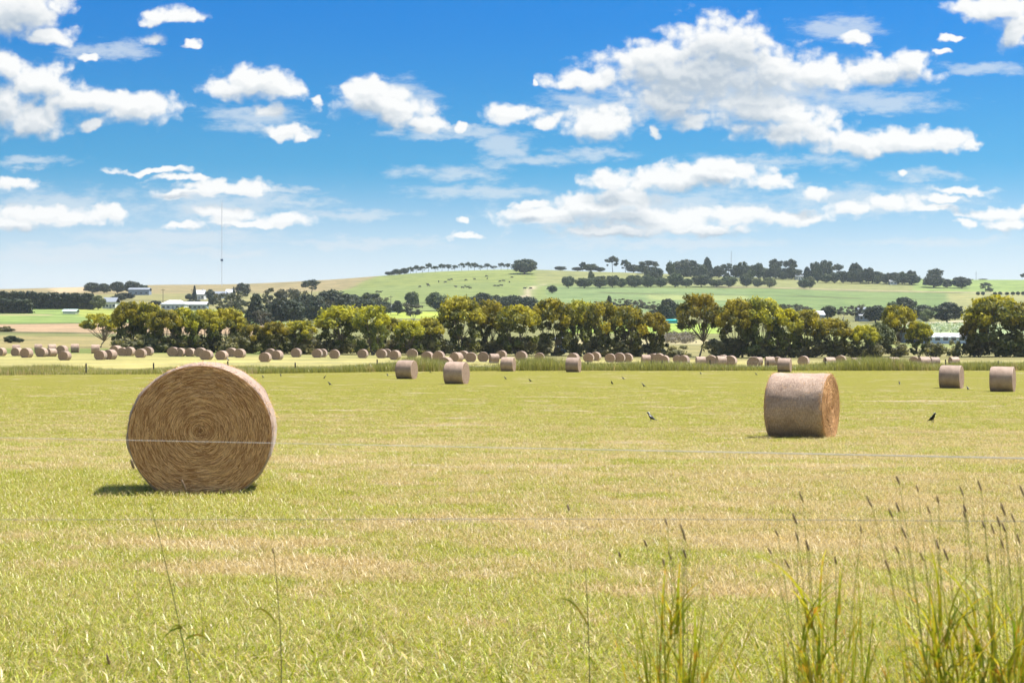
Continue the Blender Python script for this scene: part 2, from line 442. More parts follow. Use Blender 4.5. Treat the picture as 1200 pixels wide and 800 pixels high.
fill((yy > 1150) & (yy < 1470) & (np.abs(pxg-trk) < np.interp(yy, [1180, 1470], [5, 2])), (.36, .30, .20))
rd = np.interp(pxg, [1060, 1140, 1220], [800, 845, 900])
fill((pxg > 1055) & (np.abs(yy-rd) < 9), (.42, .38, .26))
fill((pxg > 60) & (pxg < 98) & (yy > 1560), (.36, .28, .16))
for dl, a, b in ((652, -100, 330), (905, 120, 330), (507, -100, 330), (962, 300, 560), (1442, 640, 1130), (1100, 372, 620), (1295, 700, 1112)):  # dark field edges; the strip by the tree row is its shadow painted in
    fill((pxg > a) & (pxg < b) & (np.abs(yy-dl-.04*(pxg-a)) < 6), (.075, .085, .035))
# soften hard field corners a little
for _ in range(1):
    C[1:-1, 1:-1] = .5*C[1:-1, 1:-1]+.125*(C[:-2, 1:-1]+C[2:, 1:-1]+C[1:-1, :-2]+C[1:-1, 2:])
nr, nc = xx.shape
idx = np.arange(nr*nc).reshape(nr, nc)
Q = np.stack([idx[:-1, :-1], idx[:-1, 1:], idx[1:, 1:], idx[1:, :-1]], -1).reshape(-1, 4)

BARE = [(700, 748, 1.0, .32), (1000, 762, .9, .25), (960, 546, 1.6, .7), (640, 546, 1.5, .6), (380, 541, 1.3, .6), (520, 735, .8, .25), (860, 700, 1.0, .35), (480, 770, .7, .2), (250, 640, .9, .4), (1080, 470, 3., 1.2), (600, 610, 1.6, .35)]
def bare_spots(nt, pos):
    """threadbare places where the mower lay and the thatch shows"""
    acc = None
    w = nt.vm('ADD', pos, nt.vm('MULTIPLY', nt.vm('SUBTRACT', nt.noise(nt.vm('MULTIPLY', pos, (1, 1, 0)), 1.6, 4, .65, dim='2D', out=1), (.5, .5, .5)), (2.2, 1.4, 0)))
    for px, py, rx, ry in BARE:
        dd = solve_d(px, py); x = (px-600)/F*dd
        l = nt.vm('LENGTH', nt.vm('MULTIPLY', nt.vm('SUBTRACT', w, (x, dd, 0)), (1/rx, 1/ry, 0)), out=1)
        acc = l if acc is None else nt.m('MINIMUM', acc, l)
    return nt.ss(acc, 1.25, .35)
def patch_green(nt, pos):
    """0 = dry straw, 1 = fresh green: the same field for the soil sheet and for the blades that stand on it"""
    p = nt.vm('MULTIPLY', pos, (1, 1, 0))
    a = nt.noise(p, .16, 4, .6, dim='2D')
    b = nt.noise(p, 1.3, 4, .65, dim='2D')
    c = nt.noise(nt.vm('MULTIPLY', p, (.13, 1, 0)), .5, 3, .5, dim='2D')      # mowing lines run across the view
    s = nt.m('ADD', nt.m('MULTIPLY', a, .22), nt.m('ADD', nt.m('MULTIPLY', b, .40), nt.m('MULTIPLY', c, .38)))
    xyz = nt.n('ShaderNodeSeparateXYZ', {0: pos}).outputs
    # greener close to the near fence and on its left end, and again on the damp far half of the paddock
    near = nt.ss(xyz[1], 12.2, 9.0, 0., .34)
    lft = nt.m('MULTIPLY', nt.ss(xyz[0], -1., -4.5, 0., .10), nt.ss(xyz[1], 24., 16.))
    far = nt.ss(xyz[1], 25., 80., 0., .07)
    dry = nt.m('MULTIPLY', nt.ss(nt.noise(nt.vm('MULTIPLY', p, (.6, 1, 0)), .42, 4, .62, dim='2D'), .60, .70), -.22)
    s = nt.m('ADD', nt.m('ADD', s, dry), nt.m('MULTIPLY', bare_spots(nt, pos), -.30))
    return nt.ss(nt.m('ADD', nt.m('ADD', s, near), nt.m('ADD', lft, far)), .36, .57)

m, nt, out = material('ground')
geo = nt.n('ShaderNodeNewGeometry').outputs['Position']
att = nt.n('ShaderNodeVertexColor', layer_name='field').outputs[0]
mw = nt.n('ShaderNodeAttribute', attribute_name='mown').outputs['Fac']
g = patch_green(nt, geo)
p2 = nt.vm('MULTIPLY', geo, (1, 1, 0))
fine = nt.noise(p2, 9., 6, .7, dim='2D')
fine2 = nt.noise(nt.vm('MULTIPLY', p2, (3., 1, 0)), 14., 4, .7, dim='2D')
straw = nt.mix(fine, (.25, .18, .065), (.62, .49, .25))
green = nt.mix(fine, (.15, .155, .014), (.46, .42, .05))
near_c = nt.mix(g, straw, green)
bare = nt.ss(nt.noise(nt.vm('MULTIPLY', p2, (.6, 1, 0)), .42, 4, .62, dim='2D'), .63, .71)
bare = nt.m('MAXIMUM', bare, bare_spots(nt, geo))
near_c = nt.mix(nt.m('MULTIPLY', bare, .8), near_c, nt.mix(fine2, (.44, .33, .21), (.82, .72, .56)))
near_c = nt.mix(nt.ss(fine2, .66, .40, 0, .8), near_c, (.085, .075, .02))
cl = nt.noise(p2, .06, 6, .65, dim='2D'); cm = nt.noise(p2, .5, 6, .75, dim='2D')
rowsn = nt.noise(nt.vm('MULTIPLY', p2, (.12, 1, 0)), .10, 3, .6, dim='2D')
fv = nt.m('ADD', nt.m('MULTIPLY', cl, .5), nt.m('ADD', nt.m('MULTIPLY', cm, .35), nt.m('MULTIPLY', rowsn, .5)))
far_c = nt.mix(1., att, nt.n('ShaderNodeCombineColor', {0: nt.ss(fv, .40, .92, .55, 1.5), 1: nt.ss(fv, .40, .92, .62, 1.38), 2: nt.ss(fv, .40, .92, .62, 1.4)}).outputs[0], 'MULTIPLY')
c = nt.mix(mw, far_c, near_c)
b = nt.n('ShaderNodeBsdfPrincipled', {'Base Color': c, 'Roughness': .9, 'Specular IOR Level': .1})
bp = nt.n('ShaderNodeBump', {'Height': nt.m('ADD', fine2, fine), 'Strength': .7, 'Distance': .05}); nt.link(bp.outputs[0], b.inputs['Normal'])
nt.link(b.outputs[0], out.inputs[0])
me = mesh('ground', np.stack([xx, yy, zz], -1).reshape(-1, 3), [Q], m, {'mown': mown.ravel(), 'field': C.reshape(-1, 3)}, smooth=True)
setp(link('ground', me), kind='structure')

# ------------------------------------------------------------------ grass
def blade_mat(name, stand=False):
    m, nt, out = material(name)
    v = nt.n('ShaderNodeAttribute', attribute_name='v').outputs['Fac']      # per-blade random
    h = nt.n('ShaderNodeAttribute', attribute_name='h').outputs['Fac']      # 0 green blade, 1 straw
    geo = nt.n('ShaderNodeNewGeometry').outputs['Position']
    g = patch_green(nt, geo)
    isgreen = nt.ss(nt.m('SUBTRACT', nt.m('MULTIPLY_ADD', g, 1.0, -.12), h), -.10, .10)
    gr = nt.mix(v, (.18, .235, .007), (.56, .60, .03))
    st = nt.mix(v, (.30, .21, .07), (.84, .69, .39))
    if stand:
        gr = nt.mix(v, (.20, .215, .05), (.42, .41, .12)); st = nt.mix(v, (.32, .25, .11), (.60, .50, .28))
    c = nt.mix(isgreen, st, gr)
    d = nt.n('ShaderNodeBsdfPrincipled', {'Base Color': c, 'Roughness': .42, 'Specular IOR Level': .5})
    t = nt.n('ShaderNodeBsdfTranslucent', {'Color': nt.mix(1., c, (1.15, 1.1, .7), 'MULTIPLY')})
    mx = nt.n('ShaderNodeMixShader', {0: .40, 1: d.outputs[0], 2: t.outputs[0]})
    nt.link(mx.outputs[0], out.inputs[0])
    return m
M_blade = blade_mat('mown_blades'); M_tall = blade_mat('tall_blades', True)

def blades(r, base, height, width, lean, azim, segs=2, bend=1.0):
    """tapered curved blades as strips; all arguments are arrays of length n. returns V, quads, tris, blade index per vertex"""
    n = len(height)
    t = np.linspace(0, 1, segs+1)
    dirx, diry = np.cos(azim), np.sin(azim)
    horiz = lean[:, None]*(t[None]**(1+bend))*height[:, None]
    vert = height[:, None]*t[None]*np.sqrt(np.maximum(1-(lean[:, None]*t[None])**2*.5, .1))
    cx = base[:, 0:1]+horiz*dirx[:, None]; cy = base[:, 1:2]+horiz*diry[:, None]; cz = base[:, 2:3]+vert
    w = width[:, None]*(1-t[None]**1.6)*.5
    wa = azim+math.pi/2+r.normal(0, .7, n)
    wx, wy = np.cos(wa)[:, None]*w, np.sin(wa)[:, None]*w
    L = np.stack([cx-wx, cy-wy, cz], -1)[:, :-1]; Rr = np.stack([cx+wx, cy+wy, cz], -1)[:, :-1]; T = np.stack([cx, cy, cz], -1)[:, -1:]
    V = np.concatenate([L, Rr, T], 1)         # (n, 2*segs+1, 3)
    k = 2*segs+1; off = np.arange(n)[:, None]*k
    q = [np.concatenate([off+i, off+segs+i, off+segs+i+1, off+i+1], 1) for i in range(segs-1)]
    quads = np.concatenate(q) if q else np.zeros((0, 4), int)
    tris = np.concatenate([off+segs-1, off+2*segs-1, off+2*segs], 1)
    return V.reshape(-1, 3), quads, tris, np.repeat(np.arange(n), k)

SRC = bpy.data.collections.new('grass_tufts')      # sources of the instanced grass, not linked to the scene
def tuft(name, n, rad, h0, h1, w, lean, mat, straw_flat=0.):
    r = np.random.default_rng(abs(hash(name)) % 9999 if False else sum(map(ord, name)))
    a = r.uniform(0, 2*math.pi, n); rr = rad*np.sqrt(r.uniform(0, 1, n))
    base = np.c_[rr*np.cos(a), rr*np.sin(a), np.full(n, -.01)]
    hgt = r.uniform(h0, h1, n); ln = np.abs(r.normal(lean, .25, n)).clip(0, 1.2)
    fl = r.uniform(0, 1, n) < straw_flat
    ln[fl] = r.uniform(1.1, 1.38, fl.sum()); base[fl, 2] = r.uniform(.005, .03, fl.sum())
    V, q, t, bi = blades(r, base, hgt, w*r.uniform(.6, 1.3, n), ln, r.uniform(0, 2*math.pi, n), 2, .5)
    hv = r.uniform(0, 1, n); hv[fl] = r.uniform(.8, 1, fl.sum())
    me = mesh(name, V, [q, t], mat, {'v': r.uniform(0, 1, n)[bi], 'h': hv[bi]})
    o = bpy.data.objects.new(name, me); SRC.objects.link(o)
for i in range(3): tuft('a_short_tuft%d' % i, 48, .15, .02, .055, .005, .85, M_blade, .3)
for i in range(2): tuft('b_leafy_tuft%d' % i, 38, .12, .03, .085, .006, .6, M_blade, .12)
for i in range(2): tuft('c_straw_litter%d' % i, 36, .19, .04, .13, .0045, 1., M_blade, .85)

def scatter(name, pts, scl, rot, idx, kind_label):
    me = bpy.data.meshes.new(name)
    me.vertices.add(len(pts)); me.vertices.foreach_set('co', np.asarray(pts, np.float32).ravel())
    for k, v in (('scl', scl), ('rot', rot)):
        a = me.attributes.new(k, 'FLOAT', 'POINT'); a.data.foreach_set('value', np.asarray(v, np.float32))
    a = me.attributes.new('idx', 'INT', 'POINT'); a.data.foreach_set('value', np.asarray(idx, np.int32))
    o = link(name, me)
    g = bpy.data.node_groups.new(name, 'GeometryNodeTree')
    g.interface.new_socket('Geometry', in_out='INPUT', socket_type='NodeSocketGeometry')
    g.interface.new_socket('Geometry', in_out='OUTPUT', socket_type='NodeSocketGeometry')
    n = NT(g); gi = n.n('NodeGroupInput'); go = n.n('NodeGroupOutput')
    ci = n.n('GeometryNodeCollectionInfo', {0: SRC, 1: True, 2: True})
    def na(k, t): return n.n('GeometryNodeInputNamedAttribute', {0: k}, data_type=t)
    def first(nd): return [s for s in nd.outputs if s.enabled and s.name == 'Attribute'][0]
    rotv = n.n('ShaderNodeCombineXYZ', {2: first(na('rot', 'FLOAT'))})
    ip = n.n('GeometryNodeInstanceOnPoints', {'Points': gi.outputs[0], 'Instance': ci.outputs[0], 'Pick Instance': True, 'Instance Index': first(na('idx', 'INT')), 'Scale': first(na('scl', 'FLOAT'))})
    try: n.link(rotv.outputs[0], ip.inputs['Rotation'])
    except Exception: pass
    n.link(ip.outputs[0], go.inputs[0])
    md = o.modifiers.new('scatter', 'NODES'); md.node_group = g
    return setp(o, kind='stuff')

# density falls with distance; the paddock beyond 62 m is carried by the ground sheet
r = np.random.default_rng(11)
N = 150000
y = 6.2*np.exp(r.uniform(0, 1, N)**.95*math.log(105/6.2))         # ~ 1/y
x = r.uniform(-1, 1, N)*(2.5+.345*y)
keep = r.uniform(0, 1, N) < np.clip((2.5+.345*y)/ (y*.72), 0, 1)*np.interp(y, [45, 105], [1, .1])
x, y = x[keep], y[keep]
idx = r.choice(7, len(x), p=[.22, .22, .2, .1, .08, .09, .09])
sc = r.uniform(.75, 1.3, len(x))*np.interp(y, [6, 11, 20, 40, 105], [1., .78, .74, .9, 1.3])
scatter('mown_grass', np.c_[x, y, gz(x, y)], sc, r.uniform(0, 6.28, len(x)), idx, '')
# longer grass along the near fence, at the foot of the picture
N = 2600
y = r.uniform(5.6, 9.6, N); x = r.uniform(-1, 1, N)*(1.5+.36*y)
scatter('verge_grass', np.c_[x, y, gz(x, y)], r.uniform(1.0, 2.0, N)*np.interp(y, [6, 9.6], [1.3, .8]), r.uniform(0, 6.28, N), r.choice([3, 4, 0], N), '')

# long grass left standing along the far paddock fence
def standing(name, px0, px1, n, doff, hgt, w, hbias, mat):
    r = np.random.default_rng(len(name)+n)
    px = r.uniform(px0, px1, n); dd = band_d(px)+r.uniform(*doff, n)
    x = (px-600)/F*dd
    base = np.c_[x, dd, gz_px(px, dd)-.02]
    clump = .75+.5*np.sin(x*.31+1.3*np.sin(x*.13))*np.sin(x*.083+2)+r.normal(0, .12, n)
    H = hgt*clump.clip(.35, 1.5)*r.uniform(.7, 1.15, n)
    V, q, t, bi = blades(r, base, H, w*r.uniform(.6, 1.4, n), np.abs(r.normal(.25, .2, n)), r.uniform(0, 6.28, n), 2, .6)
    hv = np.clip(hbias+r.normal(0, .3, n), 0, 1)
    me = mesh(name, V, [q, t], mat, {'v': r.uniform(0, 1, n)[bi], 'h': hv[bi]})
    return setp(link(name, me), kind='stuff')
standing('long_grass', 470, 1260, 52000, (0, 9), 1.22, .055, .35, M_tall)
standing('long_dry_grass', -60, 300, 30000, (0, 24), .62, .05, .6, M_tall)
standing('long_green_grass', 300, 470, 14000, (0, 9), .85, .05, .15, M_tall)
standing('long_seeding_grass', 480, 1260, 9000, (9, 36), .7, .05, .9, M_tall)

# ------------------------------------------------------------------ hay bales
def hay_side_mat():
    m, nt, out = material('net_wrap')
    tc = nt.n('ShaderNodeTexCoord').outputs['Object']
    oi = nt.n('ShaderNodeObjectInfo').outputs['Random']
    st = nt.vm('MULTIPLY', tc, (14, 60, 14))
    a = nt.noise(st, 1.0, 5, .65); b = nt.noise(nt.vm('MULTIPLY', tc, (60, 8, 60)), 1., 4, .7); big = nt.noise(tc, 2.2, 3, .5)
    f = nt.m('ADD', nt.m('MULTIPLY', a, .5), nt.m('ADD', nt.m('MULTIPLY', b, .3), nt.m('MULTIPLY', big, .25)))
    c = nt.mix(nt.ss(f, .36, .70), (.215, .13, .085), (.53, .375, .27))
    hs = nt.n('ShaderNodeHueSaturation', {'Hue': .5, 'Saturation': 1., 'Value': nt.m('MULTIPLY_ADD', oi, .35, .78), 'Color': c}).outputs[0]
    p = nt.n('ShaderNodeBsdfPrincipled', {'Base Color': hs, 'Roughness': .6, 'Specular IOR Level': .35, 'Sheen Weight': .2})
    bp = nt.n('ShaderNodeBump', {'Height': f, 'Strength': .6, 'Distance': .03}); nt.link(bp.outputs[0], p.inputs['Normal'])
    nt.link(p.outputs[0], out.inputs[0]); return m

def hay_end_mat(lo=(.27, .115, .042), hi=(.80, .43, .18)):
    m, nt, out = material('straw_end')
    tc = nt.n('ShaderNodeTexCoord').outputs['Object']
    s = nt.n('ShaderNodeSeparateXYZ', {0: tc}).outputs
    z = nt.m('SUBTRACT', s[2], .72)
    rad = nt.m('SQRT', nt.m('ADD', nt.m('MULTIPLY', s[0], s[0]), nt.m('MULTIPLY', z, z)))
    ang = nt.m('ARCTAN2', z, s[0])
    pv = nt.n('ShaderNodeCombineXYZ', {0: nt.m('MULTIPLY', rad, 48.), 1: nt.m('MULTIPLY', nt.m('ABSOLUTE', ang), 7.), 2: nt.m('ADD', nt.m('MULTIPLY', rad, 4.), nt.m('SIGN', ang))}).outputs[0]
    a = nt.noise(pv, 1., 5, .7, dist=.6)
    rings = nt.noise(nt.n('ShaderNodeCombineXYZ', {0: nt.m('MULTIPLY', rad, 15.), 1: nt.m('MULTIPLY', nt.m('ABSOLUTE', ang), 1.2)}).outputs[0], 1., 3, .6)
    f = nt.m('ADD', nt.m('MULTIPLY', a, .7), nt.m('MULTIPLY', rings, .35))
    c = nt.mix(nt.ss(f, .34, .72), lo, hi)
    c = nt.mix(nt.ss(rad, .16, .02, 0, .35), c, (.13, .085, .055))
    p = nt.n('ShaderNodeBsdfPrincipled', {'Base Color': c, 'Roughness': .8, 'Specular IOR Level': .2})
    bp = nt.n('ShaderNodeBump', {'Height': a, 'Strength': .55, 'Distance': .02}); nt.link(bp.outputs[0], p.inputs['Normal'])
    nt.link(p.outputs[0], out.inputs[0]); return m

def straw_mat():
    m, nt, out = material('loose_straw')
    v = nt.n('ShaderNodeAttribute', attribute_name='v').outputs['Fac']
    c = nt.mix(nt.m('POWER', v, 1.15), (.32, .130, .042), (.94, .565, .255))
    p = nt.n('ShaderNodeBsdfPrincipled', {'Base Color': c, 'Roughness': .6, 'Specular IOR Level': .3})
    nt.link(p.outputs[0], out.inputs[0]); return m
M_side, M_end, M_strand = hay_side_mat(), hay_end_mat(), straw_mat()
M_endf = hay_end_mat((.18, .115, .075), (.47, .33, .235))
BA, BB, BL = .80, .77, 1.30          # half width, half height, length
def bale_ring(a, k=1.0):
    x = BA*np.cos(a)*k; z = BB*np.sin(a)*k
    return x, np.maximum(z, -.70)+.69
def bale_meshes(seg, strands, tag, seed, endmat=None):
    r = np.random.default_rng(seed)
    a = np.arange(seg)*2*math.pi/seg
    prof = [(0, .972), (.015, .99), (.045, 1.0)] + [(t, 1.0) for t in np.linspace(.16, BL-.16, 7 if strands else 3)] + [(BL-.045, 1.0), (BL-.015, .99), (BL, .972)]
    V = []
    lump = r.normal(0, 1, (len(prof), seg))
    for _ in range(3): lump = (lump+np.roll(lump, 1, 1)+np.roll(lump, -1, 1))/3
    for i, (yy_, k) in enumerate(prof):
        x, z = bale_ring(a, k)
        kk = 1+.012*lump[i]*(1.5 if 1 < i < len(prof)-2 else .4)
        V.append(np.c_[x*kk, np.full(seg, yy_-BL/2), (z-.69)*kk+.69])
    V = np.concatenate(V); n = len(prof)
    Q = [(i*seg+k, i*seg+(k+1) % seg, (i+1)*seg+(k+1) % seg, (i+1)*seg+k) for i in range(n-1) for k in range(seg)]
    side = mesh(tag+'_wrap', V, [np.array(Q)], M_side, smooth=True)
    ends = []
    for sgn in (-1, 1):
        rings = [0.0, .06, .14, .25, .38, .52, .66, .8, .92, .973] if strands else [0.0, .35, .75, .973]
        V = [(0, sgn*(BL/2+.007), .69+0.03)]
        for k in rings[1:]:
            x, z = bale_ring(a, k)
            dome = .007*(1-k**2)+r.normal(0, .0025 if strands else 0, seg)
            if k == rings[-1]: dome = np.full(seg, -.001)
            V += list(zip(x, sgn*(BL/2+dome), z*1.0 if k > .9 else z+(1-k)*.03))
        T = [(0, 1+k, 1+(k+1) % seg) for k in range(seg)]
        Qs = [(1+i*seg+k, 1+(i+1)*seg+k, 1+(i+1)*seg+(k+1) % seg, 1+i*seg+(k+1) % seg) for i in range(len(rings)-2) for k in range(seg)]
        T, Qs = np.array(T), np.array(Qs)
        if sgn > 0: T, Qs = T[:, ::-1], Qs[:, ::-1]
        ev = np.array(V); et = [T, Qs]; mi = [0]*(len(T)+len(Qs)); va = np.zeros(len(ev))
        if strands:
            ns = strands
            rr = np.sqrt(r.uniform(0.001, .94, ns)); th = r.uniform(0, 2*math.pi, ns)
            ln = r.uniform(.05, .22, ns)/np.maximum(rr*.78, .12); ln = np.minimum(ln, 1.5)
            dr = r.normal(0, .016, ns)
            w = r.uniform(.0014, .0034, ns); lift = r.uniform(.002, .011, ns)
            tt = np.linspace(-.5, .5, 4)
            A = th[:, None]+ln[:, None]*tt[None]; K = np.clip(rr[:, None]+dr[:, None]*tt[None]*2, .01, .965)
            P = []; tilt = r.normal(0, .0006, (ns, 1))
            for e in (-1, 1):
                kk = K+e*w[:, None]/.78
                x = BA*np.cos(A)*kk; z = np.maximum(BB*np.sin(A)*kk, -.70*np.minimum(kk+.02, 1))+.69+(1-kk)*.03
                yv = BL/2+.007*(1-kk**2)+lift[:, None]*(1-(2*tt[None])**2)+.003+e*tilt
                P.append(np.stack([x, sgn*yv, z], -1))
            Pv = np.stack(P, 2).reshape(ns, 8, 3)
            o = np.arange(ns)[:, None]*8+len(ev)
            qs = np.concatenate([np.concatenate([o+2*i, o+2*i+1, o+2*i+3, o+2*i+2], 1) for i in range(3)])
            ev = np.concatenate([ev, Pv.reshape(-1, 3)]); va = np.concatenate([va, np.repeat(r.uniform(0, 1, ns), 8)])
            et = [T, Qs, qs]; mi += [1]*len(qs)
        ends.append(mesh(tag+'_end', ev, et, mats=[endmat or M_end, M_strand], mi=mi, attrs={'v': va}, smooth=False))
    return side, ends
def loose_straw(seed, n=1500):
    r = np.random.default_rng(seed)
    th = r.uniform(0, 2*math.pi, n); e = r.uniform(0, 1, n) < .6
    y0 = np.where(e, r.choice([-1, 1], n)*(BL/2-np.abs(r.normal(0, .025, n))), r.uniform(-BL/2, BL/2, n))
    x, z = bale_ring(th, .995)
    P0 = np.c_[x, y0, z]
    nrm = np.c_[np.cos(th), np.zeros(n), np.sin(th)]; tan = np.c_[-np.sin(th), np.zeros(n), np.cos(th)]
    dr = nrm*np.abs(r.normal(.12, .28, (n, 1)))+tan*r.normal(0, 1, (n, 1))+np.array([0, 1, 0])*r.normal(0, .6, (n, 1))
    dr /= np.linalg.norm(dr, axis=1, keepdims=True)
    L = r.uniform(.03, .11, (n, 1)); sd = np.cross(dr, nrm); w = r.uniform(.0012, .0028, (n, 1))
    mid = P0+dr*L*.5+nrm*.006; P1 = P0+dr*L+np.array([0, 0, -1])*L*.15
    V = np.stack([P0-sd*w, P0+sd*w, mid-sd*w, mid+sd*w, P1-sd*w*.5, P1+sd*w*.5], 1)
    V[..., 2] = np.maximum(V[..., 2], .004)
    o = np.arange(n)[:, None]*6
    return mesh('bale_straw', V.reshape(-1, 3), [np.concatenate([o+np.array([[0, 1, 3, 2]]), o+np.array([[2, 3, 5, 4]])])], M_strand, {'v': np.repeat(r.uniform(.3, 1, n), 6)})
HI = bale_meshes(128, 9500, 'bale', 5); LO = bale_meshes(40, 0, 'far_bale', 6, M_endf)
STRAW = loose_straw(9)
def make_bale(meshes, label, group):
    o = empty('hay_bale', label, 'hay bale', group=group)
    if meshes is HI: link('loose_straw', STRAW, o)
    link('net_wrap', meshes[0], o); link('straw_end', meshes[1][0], o); link('straw_end', meshes[1][1], o)
    return o
def put_bale(o, px, d, yaw, s=1.):
    x, y, z = at(px, d)
    o.location = (x, y, z-.02); o.rotation_euler = (0, 0, R(yaw)); o.scale = (s, s, s)
NEARG = 'round hay bales on the mown paddock'
b0 = make_bale(HI, 'large round hay bale nearest the camera, straw end facing forward', NEARG)
D0_ = solve_d(236, 579); put_bale(b0, 239.5, D0_+.62, 6.5, .99)
near = [(940, 514, 65, 1.0, 'round hay bale lying sideways between the two standing magpies'),
        (535, 450, 72, 1.0, 'round hay bale lying sideways, front one of the pair left of centre'),
        (476.5, 444, 72, 1.0, 'round hay bale lying sideways, rear one of the pair left of centre'),
        (595.5, 435, 76, 1.0, 'small round bale at the long grass edge, nearest the picture centre'),
        (672, 436, 75, 1.0, 'small round bale at the long grass edge below the blue shed'),
        (883, 432, -8, .95, 'round bale showing its straw end, half sunk in the far long grass'),
        (919.5, 436, 72, .96, 'small round bale directly behind the big sideways bale'),
        (1115, 455, 64, 1.02, 'right-hand pair of sideways bales, the left one'),
        (1175, 459, 66, 1.03, 'right-hand pair of sideways bales, the rightmost one')]
for k, (px, py, yaw, s, lab) in enumerate(near):
    src = b0 if k == 0 else b_lo if k > 1 else None
    if k == 0: c = copy_tree(b0)
    elif k == 1: c = b_lo = make_bale(LO, lab, NEARG)
    else: c = copy_tree(b_lo)
    c['label'] = lab
    put_bale(c, px, solve_d(px, py)+.8, yaw, s)
# far row in the second field: (px, bottom py or 0 for the default line, yaw)
far = [(1,417,-12),(20,417,-10),(31,419,-14),(49,418,-12),(60,417.5,-35),(76,422,-15),(118,421.5,-10),(129,421,-25),(144,417,-8),(152,417,-8),(165,419,-10),(173,416.5,-10),
       (203,417.5,-6),(211,417.5,-6),(223,417.5,-8),(235,418,-6),(242,421.5,-8),(260,421.5,-10),(271,418,-8),(281,419,-14),(311,424,-6),(317,417.5,-6),(325,421.5,-10),(347,418.5,-6),(372,419,-6),(378,418.5,-8),(392,420,-4),
       (425,419.5,-5),(447,419.5,-4),(453,419,-6),(463,421.5,-10),(483,419.5,-5),(501,423,-10),(514,423.5,-12),(522,431.5,-22),(535,424.5,-35),(543,420.5,-12),(552,424,-8),(566,423.5,-6),(579,425,-80),(588,420,-10),
       (611,422,-12),(632,421.5,-6),(672,422.5,-18),(690,422.5,-10),(698,421,-20),(715,422.5,-12),(726,422.5,-10),(735,422,-14),(757,424,-80),(766,422.5,-20),(772,423,-12),(778,424,-14),(794,422.5,-10),(801,425,-25),
       (821,426,-82),(833,424.5,-14),(845,427,-80),(847,423.5,-10),(856,426,-15),(888,426,-80),(902,427,-82),(911,425.5,-14),(942,426,-25),(972,427.5,-82),(985,425.5,-20),(1003,427.5,-82),(1047,427.5,-80),
       (1071,424.5,-15),(1083,427.5,-82),(1095,427,-80),(1118,426,-75)]
far.sort()
backl = [(19,413.5,-75),(45,412.5,-78),(61,413,-70),(73,415,-12),(88,413,-80),(112,414,-80),(136,416,-20)]
FARG = 'hay bales in the far field before the trees'
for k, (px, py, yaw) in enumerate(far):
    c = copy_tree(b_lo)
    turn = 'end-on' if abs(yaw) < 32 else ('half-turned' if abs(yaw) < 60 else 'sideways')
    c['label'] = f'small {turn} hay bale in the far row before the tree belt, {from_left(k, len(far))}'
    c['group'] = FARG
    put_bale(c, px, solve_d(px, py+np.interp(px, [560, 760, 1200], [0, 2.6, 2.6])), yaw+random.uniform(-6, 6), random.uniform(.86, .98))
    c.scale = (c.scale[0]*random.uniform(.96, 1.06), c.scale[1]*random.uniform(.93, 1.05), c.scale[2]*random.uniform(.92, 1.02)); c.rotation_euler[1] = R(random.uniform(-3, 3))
for k, (px, py, yaw) in enumerate(backl):
    c = copy_tree(b_lo); c['group'] = 'hay bales behind the far row at the left'
    c['label'] = f'tiny pale bale behind the far row by the lone open tree, {from_left(k, len(backl))}'
    put_bale(c, px, solve_d(px, py), yaw, random.uniform(.93, 1.03))

# ------------------------------------------------------------------ trees
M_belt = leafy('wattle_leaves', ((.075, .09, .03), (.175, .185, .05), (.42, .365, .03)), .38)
M_belt_low = leafy('understorey_leaves', ((.11, .115, .06), (.23, .22, .11), (.30, .28, .13)), .34)
M_dark = leafy('conifer_leaves', ((.022, .034, .02), (.048, .064, .034), (.065, .08, .04)), .15)
M_green = leafy('hill_tree_leaves', ((.032, .05, .02), (.07, .095, .034), (.09, .11, .042)), .2)
M_grey = leafy('gum_leaves', ((.055, .062, .042), (.115, .12, .08), (.15, .14, .09)), .2)
M_pale = leafy('pale_bush_leaves', ((.09, .115, .05), (.17, .20, .09), (.22, .24, .11)), .25)
M_bark = plain('grey_bark', (.20, .165, .13), .9, .3, 9.)
M_barkd = plain('dark_bark', (.075, .06, .05), .9, .3, 9.)
M_barkw = plain('white_gum_bark', (.46, .42, .36), .8, .25, 5.)

def leaves(r, clumps, leaf, mat, name, asp=1.7, shell=.5, flat=1.0):
    P, H, SZ, DD = [], [], [], []
    for (c, rad, n, hv) in clumps:
        d = r.normal(0, 1, (n, 3)); d /= np.linalg.norm(d, axis=1, keepdims=True)
        q = (r.uniform(0, 1, n)**(1/3*(1-shell)+.05*shell))[:, None]
        P.append(np.asarray(c)+d*q*np.asarray(rad)*(1+.18*r.normal(0, 1, (n, 1)))); H.append(np.clip(hv+r.normal(0, .08, n), 0, 1))
        SZ.append(np.full(n, leaf)); DD.append(d/np.asarray(rad))
    P = np.concatenate(P); H = np.concatenate(H); n = len(P)
    D_ = np.concatenate(DD); D_ /= np.linalg.norm(D_, axis=1, keepdims=True)
    N = D_+.5*r.normal(0, 1, (n, 3)); N /= np.linalg.norm(N, axis=1, keepdims=True)
    A = np.cross(N, r.normal(0, 1, (n, 3))); A /= np.linalg.norm(A, axis=1, keepdims=True)+1e-9
    B = np.cross(N, A)
    s = (np.concatenate(SZ)*r.uniform(.6, 1.35, n))[:, None]
    A = A*s*asp*.5; B = B*s*.5
    V = np.stack([P-A, P-.25*A+B, P+A, P+.1*A-B], 1).reshape(-1, 3)
    q = np.arange(n*4).reshape(-1, 4)
    v = np.repeat(r.uniform(0, 1, n), 4)
    return mesh(name, V, [q], mat, {'v': v, 'h': np.repeat(H, 4)})

